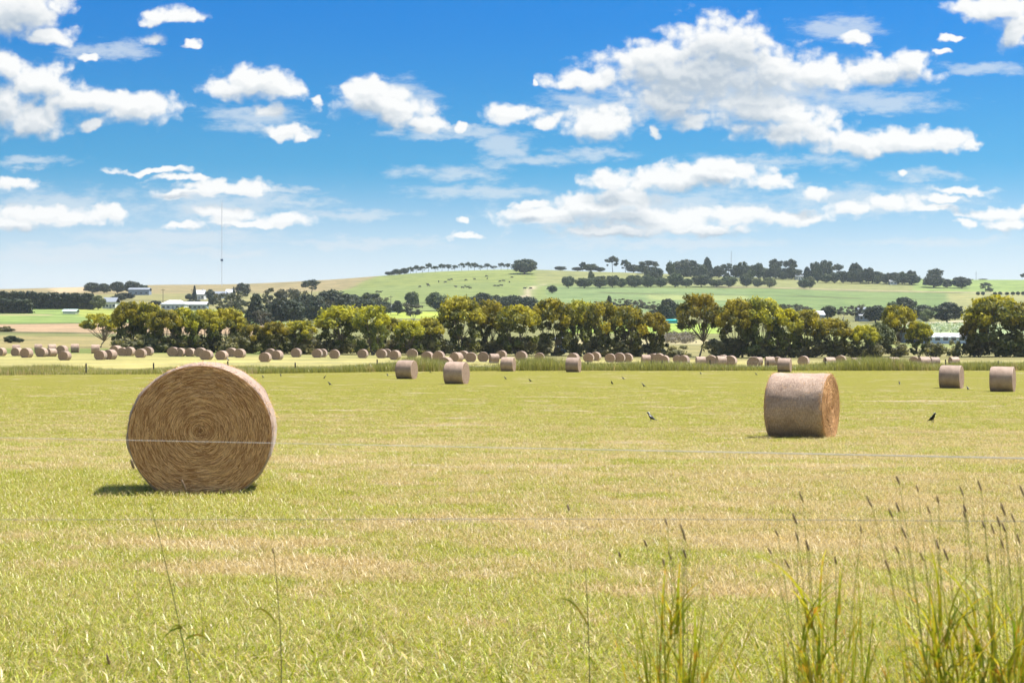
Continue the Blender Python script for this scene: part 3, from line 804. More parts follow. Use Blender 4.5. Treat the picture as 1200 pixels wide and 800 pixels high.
def limbs(r, clumps, n, trunk_top, rad, mat, name, stems=1, spread=.05):
    mb = MB()
    tops = []
    for s in range(stems):
        ang = s*2*math.pi/stems+r.uniform(0, 1)
        o = np.array([math.cos(ang), math.sin(ang), 0])*(0 if stems == 1 else .025)
        top = np.array([math.cos(ang)*spread, math.sin(ang)*spread, trunk_top*r.uniform(.85, 1.1)])+o
        mid = (o+top)*.5+np.r_[r.normal(0, .012, 2), 0]
        mb.tube([o+[0, 0, -.03], o+[0, 0, .02], mid, top], [rad*1.5, rad*1.15, rad*.9, rad*.7], 7)
        tops.append(top)
    ordr = r.permutation(len(clumps))[:n]
    for k in ordr:
        c = np.asarray(clumps[k][0], float)
        t = tops[np.argmin([np.linalg.norm(c[:2]-q[:2]) for q in tops])]
        if c[2] < trunk_top*.8: continue
        m1 = t*.55+c*.45+np.r_[r.normal(0, .02, 2), -.02]
        mb.tube([t-[0, 0, .01], m1, c*.9+t*.1], [rad*.55, rad*.36, rad*.12], 5)
    return mb.mesh(name, mat, True)

def kind_mesh(kind, seed):
    r = np.random.default_rng(seed*13+sum(map(ord, kind)))
    cl = []
    if kind in ('belt', 'open'):
        lo, n = (.36, 30) if kind == 'belt' else (.46, 22)
        for i in range(n):                                     # upper dome, lobed
            a = i*2.399+r.normal(0, .35); q = math.sqrt((i+.5)/n)
            z = .93-.34*q**2.2+r.normal(0, .035)
            rr = r.uniform(.085, .13)
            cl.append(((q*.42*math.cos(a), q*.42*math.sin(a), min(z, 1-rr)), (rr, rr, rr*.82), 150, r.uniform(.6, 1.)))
        m = 34 if kind == 'belt' else 10
        for i in range(m):                                     # hanging middle storey with gaps
            a = r.uniform(0, 6.28); q = r.uniform(.45, 1.)
            z = r.uniform(lo-.24 if kind == 'belt' else lo, .68); rr = r.uniform(.05, .095)
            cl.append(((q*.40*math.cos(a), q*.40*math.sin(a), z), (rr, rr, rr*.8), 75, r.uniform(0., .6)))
        tr = limbs(r, cl, 24, r.uniform(.20, .30), .017, M_bark, kind+'_trunk', stems=int(r.integers(2, 5)) if kind == 'belt' else 1, spread=.09)
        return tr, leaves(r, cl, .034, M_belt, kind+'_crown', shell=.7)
    if kind == 'scrub':
        for i in range(16):
            a = r.uniform(0, 6.28); q = math.sqrt(r.uniform(0, 1)); rr = r.uniform(.13, .2)
            cl.append(((q*.34*math.cos(a), q*.34*math.sin(a), r.uniform(.12, .98-rr-.35*q)), (rr, rr, rr*.8), 80, r.uniform(0, 1)))
        return limbs(r, cl, 12, .12, .018, M_bark, kind+'_stem', 4, .08), leaves(r, cl, .062, M_belt_low, kind+'_crown', shell=.6)
    if kind in ('round', 'darkbush', 'pale'):
        mat = {'round': M_green, 'darkbush': M_dark, 'pale': M_pale}[kind]
        for i in range(44):
            d = r.normal(0, 1, 3); d /= np.linalg.norm(d)
            z = .54+.36*d[2]; q = .37 if z > .3 else .33
            rr = r.uniform(.10, .16)
            cl.append(((q*d[0], q*d[1], max(z, .14)), (rr, rr, rr*.85), 85, r.uniform(0, 1)))
        cl.append(((0, 0, .52), (.3, .3, .34), 700, .3))
        return limbs(r, cl, 8, .25, .028, M_barkd, kind+'_trunk'), leaves(r, cl, .05, mat, kind+'_crown', shell=.6)
    if kind == 'cone':
        for i in range(46):
            z = (i+.5)/46*.93+.05; q = .42*(1-z)**.75+.04; a = i*2.4+r.normal(0, .3)
            rr = .06+.08*(1-z)
            cl.append(((q*.75*math.cos(a), q*.75*math.sin(a), z), (rr, rr, rr), 85, r.uniform(0, 1)))
            if i % 3 == 0: cl.append(((0, 0, z), (q*.7, q*.7, .06), 70, .3))
        return limbs(r, cl, 0, .9, .022, M_barkd, kind+'_trunk'), leaves(r, cl, .045, M_dark, kind+'_crown', shell=.5)
    if kind == 'umbrella':                                      # tall old pine: a broken, wind-shaped head over bare limbs
        for i in range(17):
            a = i*2.4+r.normal(0, .5); q = .40*math.sqrt(r.uniform(.02, 1)); rr = r.uniform(.09, .16)
            z = .93-rr*.5-.9*q*q-r.uniform(0, .16)
            cl.append(((q*math.cos(a)+.05*r.normal(), q*math.sin(a), z), (rr, rr, rr*.6), 85, r.uniform(0, 1)))
        for i in range(9):
            a = r.uniform(0, 6.28); q = r.uniform(.12, .42); rr = r.uniform(.06, .13)
            cl.append(((q*math.cos(a), q*math.sin(a), r.uniform(.34, .66)), (rr, rr, rr*.6), 65, r.uniform(0, 1)))
        return limbs(r, cl, 16, .6, .02, M_barkd, kind+'_trunk'), leaves(r, cl, .045, M_dark, kind+'_crown', shell=.5)
    if kind == 'gum':
        for i in range(30):
            a = r.uniform(0, 6.28); z = r.uniform(.32, .94); q = (.16+.30*math.sin((z-.25)*3.6))*r.uniform(.5, 1)
            rr = r.uniform(.07, .12)
            cl.append(((q*math.cos(a), q*math.sin(a), z), (rr, rr, rr*.7), 80, r.uniform(0, 1)))
        return limbs(r, cl, 20, .34, .015, M_barkw, kind+'_trunk', stems=3, spread=.1), leaves(r, cl, .038, M_grey, kind+'_crown', shell=.5)

NV = {'belt': 6, 'open': 3, 'scrub': 5, 'round': 4, 'darkbush': 3, 'pale': 2, 'cone': 3, 'umbrella': 4, 'gum': 3}
PROTO = {(k, i): kind_mesh(k, i) for k, n in NV.items() for i in range(n)}
NAMES = {'belt': ('wattle_tree', 'tree'), 'open': ('wattle_tree', 'tree'), 'scrub': ('shrub', 'shrub'), 'round': ('broadleaf_tree', 'tree'), 'darkbush': ('dark_tree', 'tree'),
         'pale': ('pale_bush', 'bush'), 'cone': ('conifer_tree', 'tree'), 'umbrella': ('pine_tree', 'pine'), 'gum': ('gum_tree', 'tree')}
def tree(kind, px, top, base, wpx, label, group=None, d=None, var=None):
    if d is None: d = solve_d(px, base)
    x, y, z = at(px, d)
    hgt = EYE-(top-400)*d/F-z; wid = wpx*d/F*(1.06 if kind == 'belt' else 1.06)
    nm, cat = NAMES[kind]
    v = var if var is not None else int(abs(px*7.3+top*3.1)) % NV[kind]
    tm, cm = PROTO[(kind, v)]
    o = empty(nm, label, cat, (x, y, z-.05), (px*1.7) % 6.28, group)
    o.scale = (wid, wid, hgt)
    link('stem' if kind == 'scrub' else 'trunk', tm, o); link('crown', cm, o)
    return o
def tree_row(items, group, desc):
    """items: (kind, px, top, base, width[, depth]); desc: kind -> phrase. Labels count each kind of the row from the left."""
    items = sorted(items, key=lambda t: t[1])
    cnt = {}
    for it in items: cnt.setdefault(desc[it[0]], []).append(it)
    for ph, its in cnt.items():
        for i, it in enumerate(its):
            tree(it[0], it[1], it[2], it[3], it[4], (ph+', '+from_left(i, len(its))).rstrip(', '), group, it[5] if len(it) > 5 else None)

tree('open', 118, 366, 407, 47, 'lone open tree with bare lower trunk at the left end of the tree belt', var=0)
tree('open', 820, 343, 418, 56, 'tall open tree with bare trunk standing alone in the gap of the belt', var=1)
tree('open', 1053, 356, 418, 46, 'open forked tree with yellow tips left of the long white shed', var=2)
belt = [(150,352,412,42),(172,353,412,42),(194,361,413,42),(216,359,413,40),(240,361,413,42),(266,360,413,46),
        (398,357,415,62),(437,357,416,44),(456,370,415,36),
        (540,346,416,58),(572,350,416,46),(606,356,417,54),(648,348,417,54),(680,351,417,48),(706,352,418,46),(736,357,418,48),(765,365,418,42),
        (864,349,419,52),(892,347,419,58),(920,360,419,48),(946,362,419,42),(976,372,419,46),(1012,380,419,36),(1077,376,418,32),
        (1168,345,418,74),(1204,352,418,60),(1142,373,418,34),(322,376,415,36),(352,375,415,42),(479,374,416,38),(503,371,416,36),(296,379,414,30)]
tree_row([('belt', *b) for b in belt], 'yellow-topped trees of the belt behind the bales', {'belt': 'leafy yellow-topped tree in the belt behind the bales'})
scr = [(332,383,414,34,1),(353,378,415,40,1),(308,379,414,26,0),(486,378,415,30,1),(508,382,416,30,0),(145,393,413,30,0),(165,392,413,34,0),(186,394,413,34,0),(207,392,413,32,0),(230,391,413,36,0),(252,393,413,34,0),(275,390,414,34,0),(293,394,414,28,0),
       (322,396,414,30,0),(345,398,414.5,28,0),(372,394,415,32,0),(396,396,415,36,0),(420,392,415,30,0),(444,394,415,32,0),(468,392,415.5,32,0),(492,396,416,30,0),(520,394,416,32,0),
       (545,392,416,34,0),(567,396,416,34,0),(590,392,416.5,32,0),(612,390,417,34,0),(634,394,417,30,0),(652,408,417,18,0),(676,397,417,26,0),(697,396,418,34,0),(722,398,418,34,0),(744,398,418,34,0),(768,400,418,32,0),(795,405,418.5,30,0),
       (840,392,419,34,0),(862,392,419,36,0),(885,390,419,36,0),(908,392,419,36,0),(930,392,419,36,0),(954,394,419,36,0),(978,398,419,30,0),(1002,400,419,34,0),(1024,402,419,28,0),(1052,400,418.5,30,0),(1095,400,418,30,0),(1118,396,418,18,0),(1148,394,418,36,0),(1176,392,418,40,0),(1198,390,418,40,0)]
tree_row([('scrub', s[0], s[1]-6, s[2], s[3]*1.1) for s in scr], 'shrubs under the tree belt', {'scrub': 'grey-green shrub at the foot of the tree belt'})
tree('pale', 1030, 377, 418.5, 34, 'pale green rounded bush in front of the forked open tree')
tree('darkbush', 13, 393, 402, 18, 'dark low bush left of the far bales, the larger of two')
tree('darkbush', 22, 396, 401.5, 12, 'dark low bush left of the far bales, the smaller of two')
tree('scrub', 8, 380, 389, 28, 'grey sprawling shrub at the left edge on the brown field')

mid = [('cone',300,345,381,34),('gum',325,336,374,36),('gum',338,338,372,30),('darkbush',362,344,376,40),('darkbush',344,352,380,34),('darkbush',392,339,372,44),('darkbush',414,345,370,34),('umbrella',432,341,368,36),('darkbush',447,352,370,26),
       ('gum',378,350,378,34),('gum',275,340,372,30),('gum',262,343,370,26),('round',483,341,362,18),('round',512,342,364,26),('gum',484,354,376,28),
       ('darkbush',566,343,368,26),('darkbush',584,345,368,28),('darkbush',602,345,369,28),('darkbush',620,347,370,24),('darkbush',556,346,368,18)]
mid += [('darkbush',318,356,379,30),('gum',352,340,370,26),('darkbush',372,352,378,32),('gum',402,347,371,30),('darkbush',428,350,371,28),('gum',448,348,369,24),('darkbush',330,352,380,28),('gum',290,350,376,26),('darkbush',385,358,382,30),('gum',408,358,384,28),('darkbush',466,352,369,14),('gum',310,362,388,26)]
tree_row(mid, 'trees in the valley behind the belt', {'cone': 'dense dark conical tree behind the left of the belt', 'gum': 'grey-green gum with pale trunks in the valley behind the belt',
         'darkbush': 'dark rounded valley tree seen over the belt', 'umbrella': 'dark spreading pine on the valley edge under the green hill', 'round': 'small round tree at the foot of the green hill'})
mid2 = [('cone',714,347,366,13),('gum',728,349,366,22),('gum',744,350,367,22),('gum',760,352,368,22),('darkbush',783,350,378,26),('gum',772,356,376,22),('gum',800,362,378,20),('gum',705,352,368,20),
        ('gum',930,356,374,24),('gum',945,358,374,22),('round',970,356,374,20),('gum',988,358,375,18),('gum',1003,356,376,22),('darkbush',1026,357,378,30),('darkbush',1060,348,372,30),('round',1045,354,374,18),
        ('darkbush',1082,357,376,26),('darkbush',1110,354,378,36),('pale',1085,362,378,16),('round',918,356,372,18)]
tree_row(mid2, 'trees around the farm under the right hill', {'cone': 'small dark conifer tip above the belt right of centre', 'gum': 'greyish gum below the pale green right-hand hill field', 'darkbush': 'dark rounded tree around the farm below the right-hand hill',
         'round': 'small green tree around the farm below the right-hand hill', 'pale': 'pale round bush beside the small farmhouse'})

# ridge and hillside
ridge = [('darkbush',457,318,328,13),('darkbush',466,315,327,14),('darkbush',474,314,325,10)]
for i, px in enumerate([481,488,495,502,510,518,525,533,541,549,556,563,571,579,587,595]):
    ridge.append(('umbrella', px, 307+(3,1,2,0,4,1,2,3,0,-1,0,3,1,4,0,1)[i]+(2 if px < 500 else 0), 320-(px-480)*.022, (10,9,11,8,10,9,12,8,9,8,11,9,10,9,8,10)[i], 1760))
tree_row([(k, p, t, b, w, 1740) if len(z) == 0 else (k, p, t, b, w, z[0]) for (k, p, t, b, w, *z) in ridge], 'trees along the hill crest left of the big round tree',
         {'darkbush': 'dark bush at the left end of the hill-crest row', 'umbrella': 'small pine in the row along the green hill crest'})
tree('darkbush', 615, 303, 326, 31, 'big dark round tree alone on top of the green hill', d=1640)
tree('darkbush', 657, 312, 318, 15, 'low dark bush on the hill top right of the big round tree', d=1760)
hill = [('umbrella',683,306,320,9,1760),('darkbush',677,313,320,12,1760),('round',692,311,320,16,1760),('darkbush',703,313,321,10,1760),('umbrella',718,300,320,17,1750),('umbrella',733,305,320,13,1750),('darkbush',742,312,322,14,1750),('round',753,313,324,14,1740),('umbrella',760,306,330,27,1700),
        ('darkbush',766,314,336,18,1560),('umbrella',804,304,330,26,1720),('darkbush',800,308,330,26,1720),('cone',829,304,331,14,1720),('darkbush',816,311,331,18,1720),('umbrella',854,309,331,20,1720),('round',842,315,332,16,1720),('darkbush',882,312,333,16,1700),('round',870,317,333,16,1700),('round',895,315,334,16,1700),
        ('umbrella',910,303,335,17,1700),('umbrella',926,303,335,17,1700),('darkbush',918,316,336,18,1680),('darkbush',934,315,336,12,1680),
        ('darkbush',968,306,338,14,1660),('umbrella',981,309,338,14,1660),('darkbush',956,320,338,16,1660),('cone',1000,312,339,18,1640),('umbrella',1003,308,339,15,1640),('darkbush',1011,318,339,14,1640),('round',1022,318,340,20,1620),('umbrella',1041,318,341,12,1600),('darkbush',1050,324,341,10,1600),('umbrella',1060,322,341,11,1600),('darkbush',1069,323,341,16,1600),
        ('umbrella',1096,315,336,22,1600),('darkbush',1094,324,343,22,1560),('darkbush',1110,327,342,10,1560),('darkbush',1127,326,343,19,1560),('umbrella',1155,332,343,15,1500),('darkbush',1160,337,345,8,1500),
        ('umbrella',1201,319,330,11,1780),('darkbush',1139,327,330,4,1780),('darkbush',1152,326.5,329.5,9,1780),('darkbush',1131,327,330,4,1780)]
for i in range(19):
    px = 786+i*9.4; hill.append((('round', 'darkbush', 'darkbush', 'round', 'cone')[i*7 % 5], px, 306+(i*5 % 9)*1.7, 335, 9+(i*3 % 4), 1660))
for i in range(12):
    px = 958+i*10; hill.append((('darkbush', 'round', 'darkbush')[i % 3], px, 311+(i*5 % 6)*1.8+.3*i, 340.5+.1*i, 9+(i*3 % 4), 1610))
hill = [(k, p, t-(2 if w > 12 else 0), b, w*(1.0 if w < 8 or k == 'umbrella' else 1.25), dd) for (k, p, t, b, w, dd) in hill]
tree_row(hill, 'trees along the right-hand ridge', {'umbrella': 'tall layered pine against the sky on the right-hand ridge', 'darkbush': 'dark bushy tree on the right-hand ridge', 'round': 'mid green round tree on the right-hand ridge', 'cone': 'pointed conifer on the right-hand ridge'})
front = [('round',668,326,337.5,16),('round',685,324,337.5,18),('round',701,326,337.5,17),('pale',694,316,334,7),('round',717,323,337,16),('round',730,324,337,16),('round',744,323,337,18),('round',757,325,337,16),
         ('round',775,324,336.5,16),('round',790,322,336.5,18),('round',806,324,336.5,18),('round',822,322,336,18),('round',838,325,336,18),('round',855,324,336,18),('round',874,324,336,16),('round',890,326,336.5,14),('pale',902,328,337,14),('round',940,325,338,12),('pale',950,326,338,12)]
front = [(k, p+((i*37) % 5)-2, t+((i*53) % 7)-4, b, w*(.95+.08*((i*29) % 5))) for i, (k, p, t, b, w) in enumerate(front)]
tree_row(front, 'front row of round trees below the ridge pines', {'round': 'round green tree in the front row below the ridge pines', 'pale': 'pale green bush in the front row below the ridge pines'})
tree('round', 647, 334, 343.5, 13, 'small round tree alone on the green slope casting a dark shadow')
tiny = [('darkbush', px, 342-.2*(px % 5), 346, 5) for px in (1146, 1152, 1166, 1172, 1180, 1187, 1193, 1199)]
tree_row(tiny, 'tiny hedge bushes on the slope at the right edge', {'darkbush': 'tiny dark hedge bush on the slope at the right edge'})
lf = [('darkbush',108,331,345,22,1500),('darkbush',122,332,345,18,1500),('darkbush',138,330,344,18,1480),('darkbush',155,329,344,20,1450),('darkbush',167,333,345,14,1450),
      ('pale',115,346,363,18),('darkbush',146,343,352,24,1200),('darkbush',138,346,353,18,1150),('darkbush',182,352,361,16,1000),('cone',228,335,352,7),('darkbush',246,339,351,12),('darkbush',250,346,360,14,1050),('darkbush',222,344,352,10),
      ('darkbush',285,331,347,18),('cone',274,336,350,5),('umbrella',365,326,346,24),('darkbush',223,351,358,8,1100),('darkbush',232,351,358,8,1100)]
tree_row(lf, 'trees around the left-hand farm', {'darkbush': 'dark tree around the white farmhouses at left', 'pale': 'pale green round bush at the end of the dark windbreak', 'cone': 'narrow dark conifer by the left-hand farmhouse', 'umbrella': 'layered pine alone on the brown left-hand slope'})

# windbreaks: clipped dark walls of foliage
def windbreak(px0, px1, top0, top1, base, label, seed):
    r = np.random.default_rng(seed)
    d = solve_d((px0+px1)/2, base)
    x0, x1 = (px0-600)/F*d, (px1-600)/F*d
    zb = float(gz_px((px0+px1)/2, d))
    o = empty('windbreak_hedge', label, 'hedge', ((x0+x1)/2, d, zb))
    L = x1-x0; cl = []
    n = int(L/2.2)
    for i in range(n):
        t = (i+.5)/n; H = EYE-((top0+(top1-top0)*t)-400)*d/F-zb; H *= r.uniform(.93, 1.06)
        for k in range(5):
            z = H*(k+.5)/5
            cl.append(((-L/2+t*L+r.normal(0, .4), r.normal(0, .6), z), (2.0, 2.4, H*.13), 95, r.uniform(0, 1)))
    link('foliage', leaves(r, cl, .95, M_dark, 'hedge_leaves', shell=.5), o)
    mb = MB()
    for i in range(0, n, 3): mb.tube([(-L/2+(i+.5)/n*L, 0, -.3), (-L/2+(i+.5)/n*L, 0, 3)], [.22, .15], 5)
    mb.obj('trunk', M_barkd, o)
windbreak(-70, 110, 340.5, 345, 362, 'long dark clipped windbreak hedge across the left fields', 1)
windbreak(-60, 37, 350.5, 351, 367.5, 'shorter dark hedge at the left edge in front of the long windbreak', 2)

# pale flowering shrubs planted behind the white shed: too many and small to count
r = np.random.default_rng(77)
cl = []
for i in range(150):
    px = r.uniform(1078, 1140); dd = r.uniform(640, 770); x, y, z = at(px, dd)
    cl.append(((x, y, z+.7), (1.4, 1.4, .9), 26, r.uniform(0, 1)))
setp(link('vineyard_planting', leaves(r, cl, .5, leafy('pale_crop_leaves', ((.22, .27, .15), (.42, .46, .32), (.5, .5, .4)), .2), 'crop')), kind='stuff')
cl = []
for i in range(160):
    px = r.uniform(778, 812); dd = r.uniform(455, 560); x, y, z = at(px, dd)
    cl.append(((x, y, z+.7), (1.1, 1.1, .9), 26, r.uniform(0, .6)))
setp(link('reed_thicket', leaves(r, cl, .3, leafy('reed_leaves', ((.10, .085, .07), (.20, .17, .13), (.22, .2, .16)), .2), 'reeds')), kind='stuff')

# ------------------------------------------------------------------ farm buildings
M_white = plain('white_weatherboard', (.58, .58, .57), .6, .06, 3.)
M_roofw = plain('white_sheet_roof', (.66, .66, .67), .35, .06, 2., .1)
M_roofg = plain('grey_sheet_roof', (.25, .27, .30), .4, .1, 2.)
M_wallg = plain('grey_blue_wall', (.22, .26, .32), .7, .1, 2.)
M_blue = plain('blue_sheet_wall', (.035, .075, .16), .5, .1, 2.)
M_teal = plain('turquoise_sheet', (.05, .45, .50), .4, .1, 2.)
M_glass = plain('dark_window_glass', (.03, .04, .05), .1, .1, 2., spec=.6)
M_steel = plain('galvanised_steel', (.55, .56, .58), .5, .1, 4., .2)
M_pole = plain('weathered_pole', (.16, .13, .10), .9, .25, 6.)

def house(name, label, cat, px, base, wpx, wall_h, roof_h, depth, wallm, roofm, nwin=3, d=None, rz=0., hip=.0, door=True, chimney=False):
    if d is None: d = solve_d(px, base)
    x, y, z = at(px, d); w = wpx*d/F
    o = empty(name, label, cat, (x, y, z-.1), rz)
    MB().box(-w/2, w/2, -depth/2, depth/2, -1.2, wall_h).obj('wall', wallm, o)
    e = .45; h = hip*w
    V = [(-w/2-e, -depth/2-e, wall_h), (w/2+e, -depth/2-e, wall_h), (w/2+e, depth/2+e, wall_h), (-w/2-e, depth/2+e, wall_h), (-w/2-e+h, 0, wall_h+roof_h), (w/2+e-h, 0, wall_h+roof_h)]
    V += [(a, b, c+.16) for a, b, c in V]
    Q = [(6, 7, 11, 10), (8, 9, 10, 11), (0, 1, 7, 6), (1, 2, 8, 7), (2, 3, 9, 8), (3, 0, 6, 9), (0, 4, 5, 1), (2, 5, 4, 3)]
    T = [(7, 8, 11), (9, 6, 10), (1, 5, 2), (3, 4, 0)]
    rf = MB().add(V, Q, T).obj('roof', roofm, o)
    if chimney: MB().box(w*.2, w*.2+.8, -.4, .4, wall_h+.4, wall_h+roof_h+1.0).obj('chimney', wallm, rf)
    for i in range(nwin):
        cx = -w/2+w*(i+.5)/nwin
        if door and i == nwin//2:
            MB().box(cx-.5, cx+.5, -depth/2-.06, -depth/2-.003, 0.05, 2.1).obj('door', M_wallg if wallm is M_white else M_white, o); continue
        ww = min(.9, w/nwin*.3)
        fr = MB().box(cx-ww-.1, cx+ww+.1, -depth/2-.05, -depth/2-.003, .85, 2.15).obj('window', M_white, o)
        MB().box(cx-ww, cx+ww, -depth/2-.08, -depth/2-.053, .95, 2.05).obj('pane', M_glass, fr)
    return o
house('farmhouse', 'low white farmhouse with broad hipped roof above the left of the belt', 'house', 205, 363, 27, 3.0, 2.2, 12, M_white, M_roofw, 5, hip=.28)
house('farm_shed', 'long low shed with white roof joined right of the hipped farmhouse', 'shed', 230, 363, 26, 2.8, 1.6, 9, M_wallg, M_roofw, 5, door=False)
house('farmhouse', 'small white gabled farmhouse beside the narrow conifer on the left slope', 'house', 235, 350.5, 11, 3.4, 3.2, 11, M_white, M_roofw, 3, chimney=True)
house('farm_shed', 'pale shed with a light roof right of the gabled farmhouse', 'shed', 258, 349.5, 15, 3.2, 2.0, 9, M_white, M_roofg, 3, door=False)
house('farmhouse', 'pale house with a red-brown chimney beside the tall round tree', 'house', 270, 348, 9, 3.2, 2.8, 9, M_white, M_roofw, 2, chimney=True)
house('farm_shed', 'wide blue-grey shed under the dark trees on the left skyline', 'shed', 164, 346, 24, 4.2, 1.6, 10, M_wallg, M_roofg, 4, d=1400, door=False)
house('farmhouse', 'white cottage half hidden beside the pale round bush at left', 'house', 130, 361.5, 15, 3.4, 2.6, 10, M_white, M_roofg, 4)
house('field_trough_shelter', 'low pale green shelter alone in the bright green left field', 'shelter', 83, 367.5, 15, 1.1, 1.0, 6, M_white, plain('pale_green_roof', (.5, .66, .58), .5, .1, 2.), 0)
house('farm_shed', 'long white-roofed shed with pale blue wall at the right', 'shed', 1108, 402.5, 56, 1.75, 1.1, 9, plain('pale_blue_wall', (.42, .50, .66), .6, .08, 2.), M_roofw, 6, door=False)
house('farm_shed', 'dark blue open shed between the forked tree and white shed', 'shed', 1066, 402, 16, 3.0, 1.0, 8, M_blue, M_roofg, 2, door=False)
house('farmhouse', 'white-roofed farmhouse behind the belt below the right hill', 'house', 957, 376.5, 14, 3.0, 2.0, 10, M_wallg, M_roofw, 3)
house('farm_shed', 'two-tone shed with white lower roof left of the dark round tree', 'shed', 1012, 376, 14, 2.6, 1.8, 9, M_wallg, M_roofw, 3, door=False)
house('farm_shed', 'grey shed with dark roof beside the two-tone shed', 'shed', 1010, 373, 12, 4.2, 1.2, 9, M_wallg, M_roofg, 2, d=900, door=False)
house('farmhouse', 'small white farmhouse among trees right of the forked tree', 'house', 1077, 374, 9, 3.2, 2.2, 8, M_white, M_roofw, 2, chimney=True)
house('farm_shed', 'small dark blue shed showing through the middle of the belt', 'shed', 658, 408, 12, 2.5, .6, 4, M_blue, M_roofg, 1, d=345, door=False)
house('farm_shed', 'low turquoise shed through the belt above the bright grass, left one', 'shed', 729, 378.5, 17, 1.6, .7, 6, M_teal, M_teal, 0, d=775)
house('farm_shed', 'low turquoise shed across the gap left of the tall open tree', 'shed', 784, 378.5, 18, 1.1, .5, 6, M_teal, M_teal, 0, d=775)
house('farm_shed', 'tiny grey shed at the foot of the green hill left of centre', 'shed', 459, 366, 8, 3.0, 1.0, 6, M_white, M_roofg, 2, door=False)
house('farmhouse', 'distant white farmhouse between ridge trees on the right', 'house', 866, 330, 6, 4, 2.6, 9, M_white, M_roofw, 2, d=1690)
house('farmhouse', 'distant low house among the ridge trees right of the twin pines', 'house', 936, 333, 9, 3.4, 2.4, 9, M_white, M_roofg, 3, d=1660)
house('farm_shed', 'distant pale shed under the umbrella trees on the right ridge', 'shed', 1046, 338.5, 8, 3.0, 1.4, 8, M_white, M_roofw, 2, d=1600, door=False)

# masts and poles
def lattice(mb, h, w, step, r):
    c = [(w*math.cos(a), w*math.sin(a)) for a in (0.3, 2.39, 4.49)]
    for x, y in c: mb.tube([(x, y, 0), (x, y, h)], [r, r], 4)
    z = 0
    while z < h-step:
        for i in range(3):
            a, b = c[i], c[(i+1) % 3]
            mb.tube([(*a, z), (*b, z+step)], [r*.6, r*.6], 3)
        z += step
d = 1650
x, y, z = at(260, d); H = EYE+(400-237)*d/F-z
mast = empty('radio_mast', 'tall thin lattice radio mast rising over the left farm', 'mast', (x, y, z-.2))
mb = MB(); lattice(mb, H, .5, 1.6, .06); mb.obj('lattice', M_steel, mast)
hp = EYE+(400-304.5)*d/F-z
MB().box(-1.1, 1.1, -1.1, 1.1, hp-1.0, hp+1.0).obj('equipment_box', M_blue, mast)
MB().tube([(0, 0, H), (0, 0, H+4)], [.12, .05], 5).obj('antenna', M_steel, mast)
for k in range(3):
    a = k*2.094+.6
    for hh in (.45, .9):
        MB().tube([(0, 0, H*hh), (42*math.cos(a), 42*math.sin(a), -.5)], [.03, .03], 3).obj('guy_wire', M_steel, mast)
for px, top, base, d, lab in ((857, 294, 322, 1780, 'thin distant lattice mast above the ridge trees right of centre'), (1144, 318, 329, 1780, 'small distant lattice mast on the ridge at far right')):
    x, y, z = at(px, d); H = EYE+(400-top)*d/F-z
    o = empty('lattice_mast', lab, 'mast', (x, y, z-.2)); mb = MB(); lattice(mb, H, .5, 2., .07); mb.obj('lattice', M_steel, o)
    MB().tube([(0, 0, H), (0, 0, H+2)], [.08, .04], 5).obj('antenna', M_steel, o)
def pole(px, top, base, lab, d=None):
    if d is None: d = solve_d(px, base)
    x, y, z = at(px, d); H = EYE+(400-top)*d/F-z
    o = empty('power_pole', lab, 'power pole', (x, y, z-.2), .3, 'timber power poles across the valley')
    MB().tube([(0, 0, -.3), (0, 0, H)], [.19, .14], 7).obj('post', M_pole, o)
    MB().box(-1.1, 1.1, -.07, .07, H-.7, H-.5).obj('crossarm', M_pole, o)
    for dx in (-.9, .9): MB().tube([(dx, 0, H-.5), (dx, 0, H-.28)], [.06, .05], 6).obj('insulator', M_white, o)
pole(458, 346, 368, 'timber power pole beside the tiny shed under the green hill')
pole(191, 338, 362, 'timber power pole left of the hipped white farmhouse')
pole(1136, 357, 374, 'timber power pole on the right-hand slope, left one of two')
pole(1141, 359, 373, 'timber power pole on the right-hand slope, right one of two')
pole(225, 338, 352, 'timber power pole by the narrow conifer on the left slope')

# ------------------------------------------------------------------ cattle on the hill
M_cow = plain('black_cow_hide', (.018, .015, .014), .7, .3, 3.)
M_cowb = plain('brown_cow_hide', (.10, .05, .03), .7, .3, 3.)
def cow_mesh(head_down):
    mb = MB()
    V, Q, T = loft([(0, -1.15, 1.12, .10, .16), (0, -1.05, 1.08, .30, .36), (0, -.6, 1.04, .36, .42), (0, .0, 1.0, .40, .45), (0, .5, 1.04, .35, .42), (0, .8, 1.14, .24, .34), (0, 1.0, 1.2, .15, .22)], 12)
    mb.add(V, Q, T)
    hd = (1.55, .35) if head_down else (1.6, 1.42)
    mb.tube([(0, .85, 1.2), (0, 1.25, (1.2+hd[1])/2+.1), (0, hd[0]-.15, hd[1]+.12)], [.24, .18, .14], 8)
    mb.tube([(0, hd[0]-.2, hd[1]+.18), (0, hd[0], hd[1]), (0, hd[0]+.2, hd[1]-.16)], [.13, .15, .09], 8)
    for sx in (-1, 1): mb.tube([(sx*.1, hd[0]-.18, hd[1]+.2), (sx*.27, hd[0]-.2, hd[1]+.2)], [.06, .02], 5)
    for sx in (-.24, .24):
        mb.tube([(sx, .6, .95), (sx, .64, .5), (sx, .6, .42), (sx, .61, .0)], [.16, .09, .085, .07], 7)
        mb.tube([(sx, -.85, 1.05), (sx, -.72, .62), (sx, -.98, .46), (sx, -.92, .0)], [.2, .12, .08, .07], 7)
    mb.tube([(0, -1.12, 1.25), (0, -1.25, 1.0), (0, -1.22, .5)], [.05, .03, .05], 5)
    return mb.mesh('cow', M_cow, True)
CM = [cow_mesh(True), cow_mesh(False)]
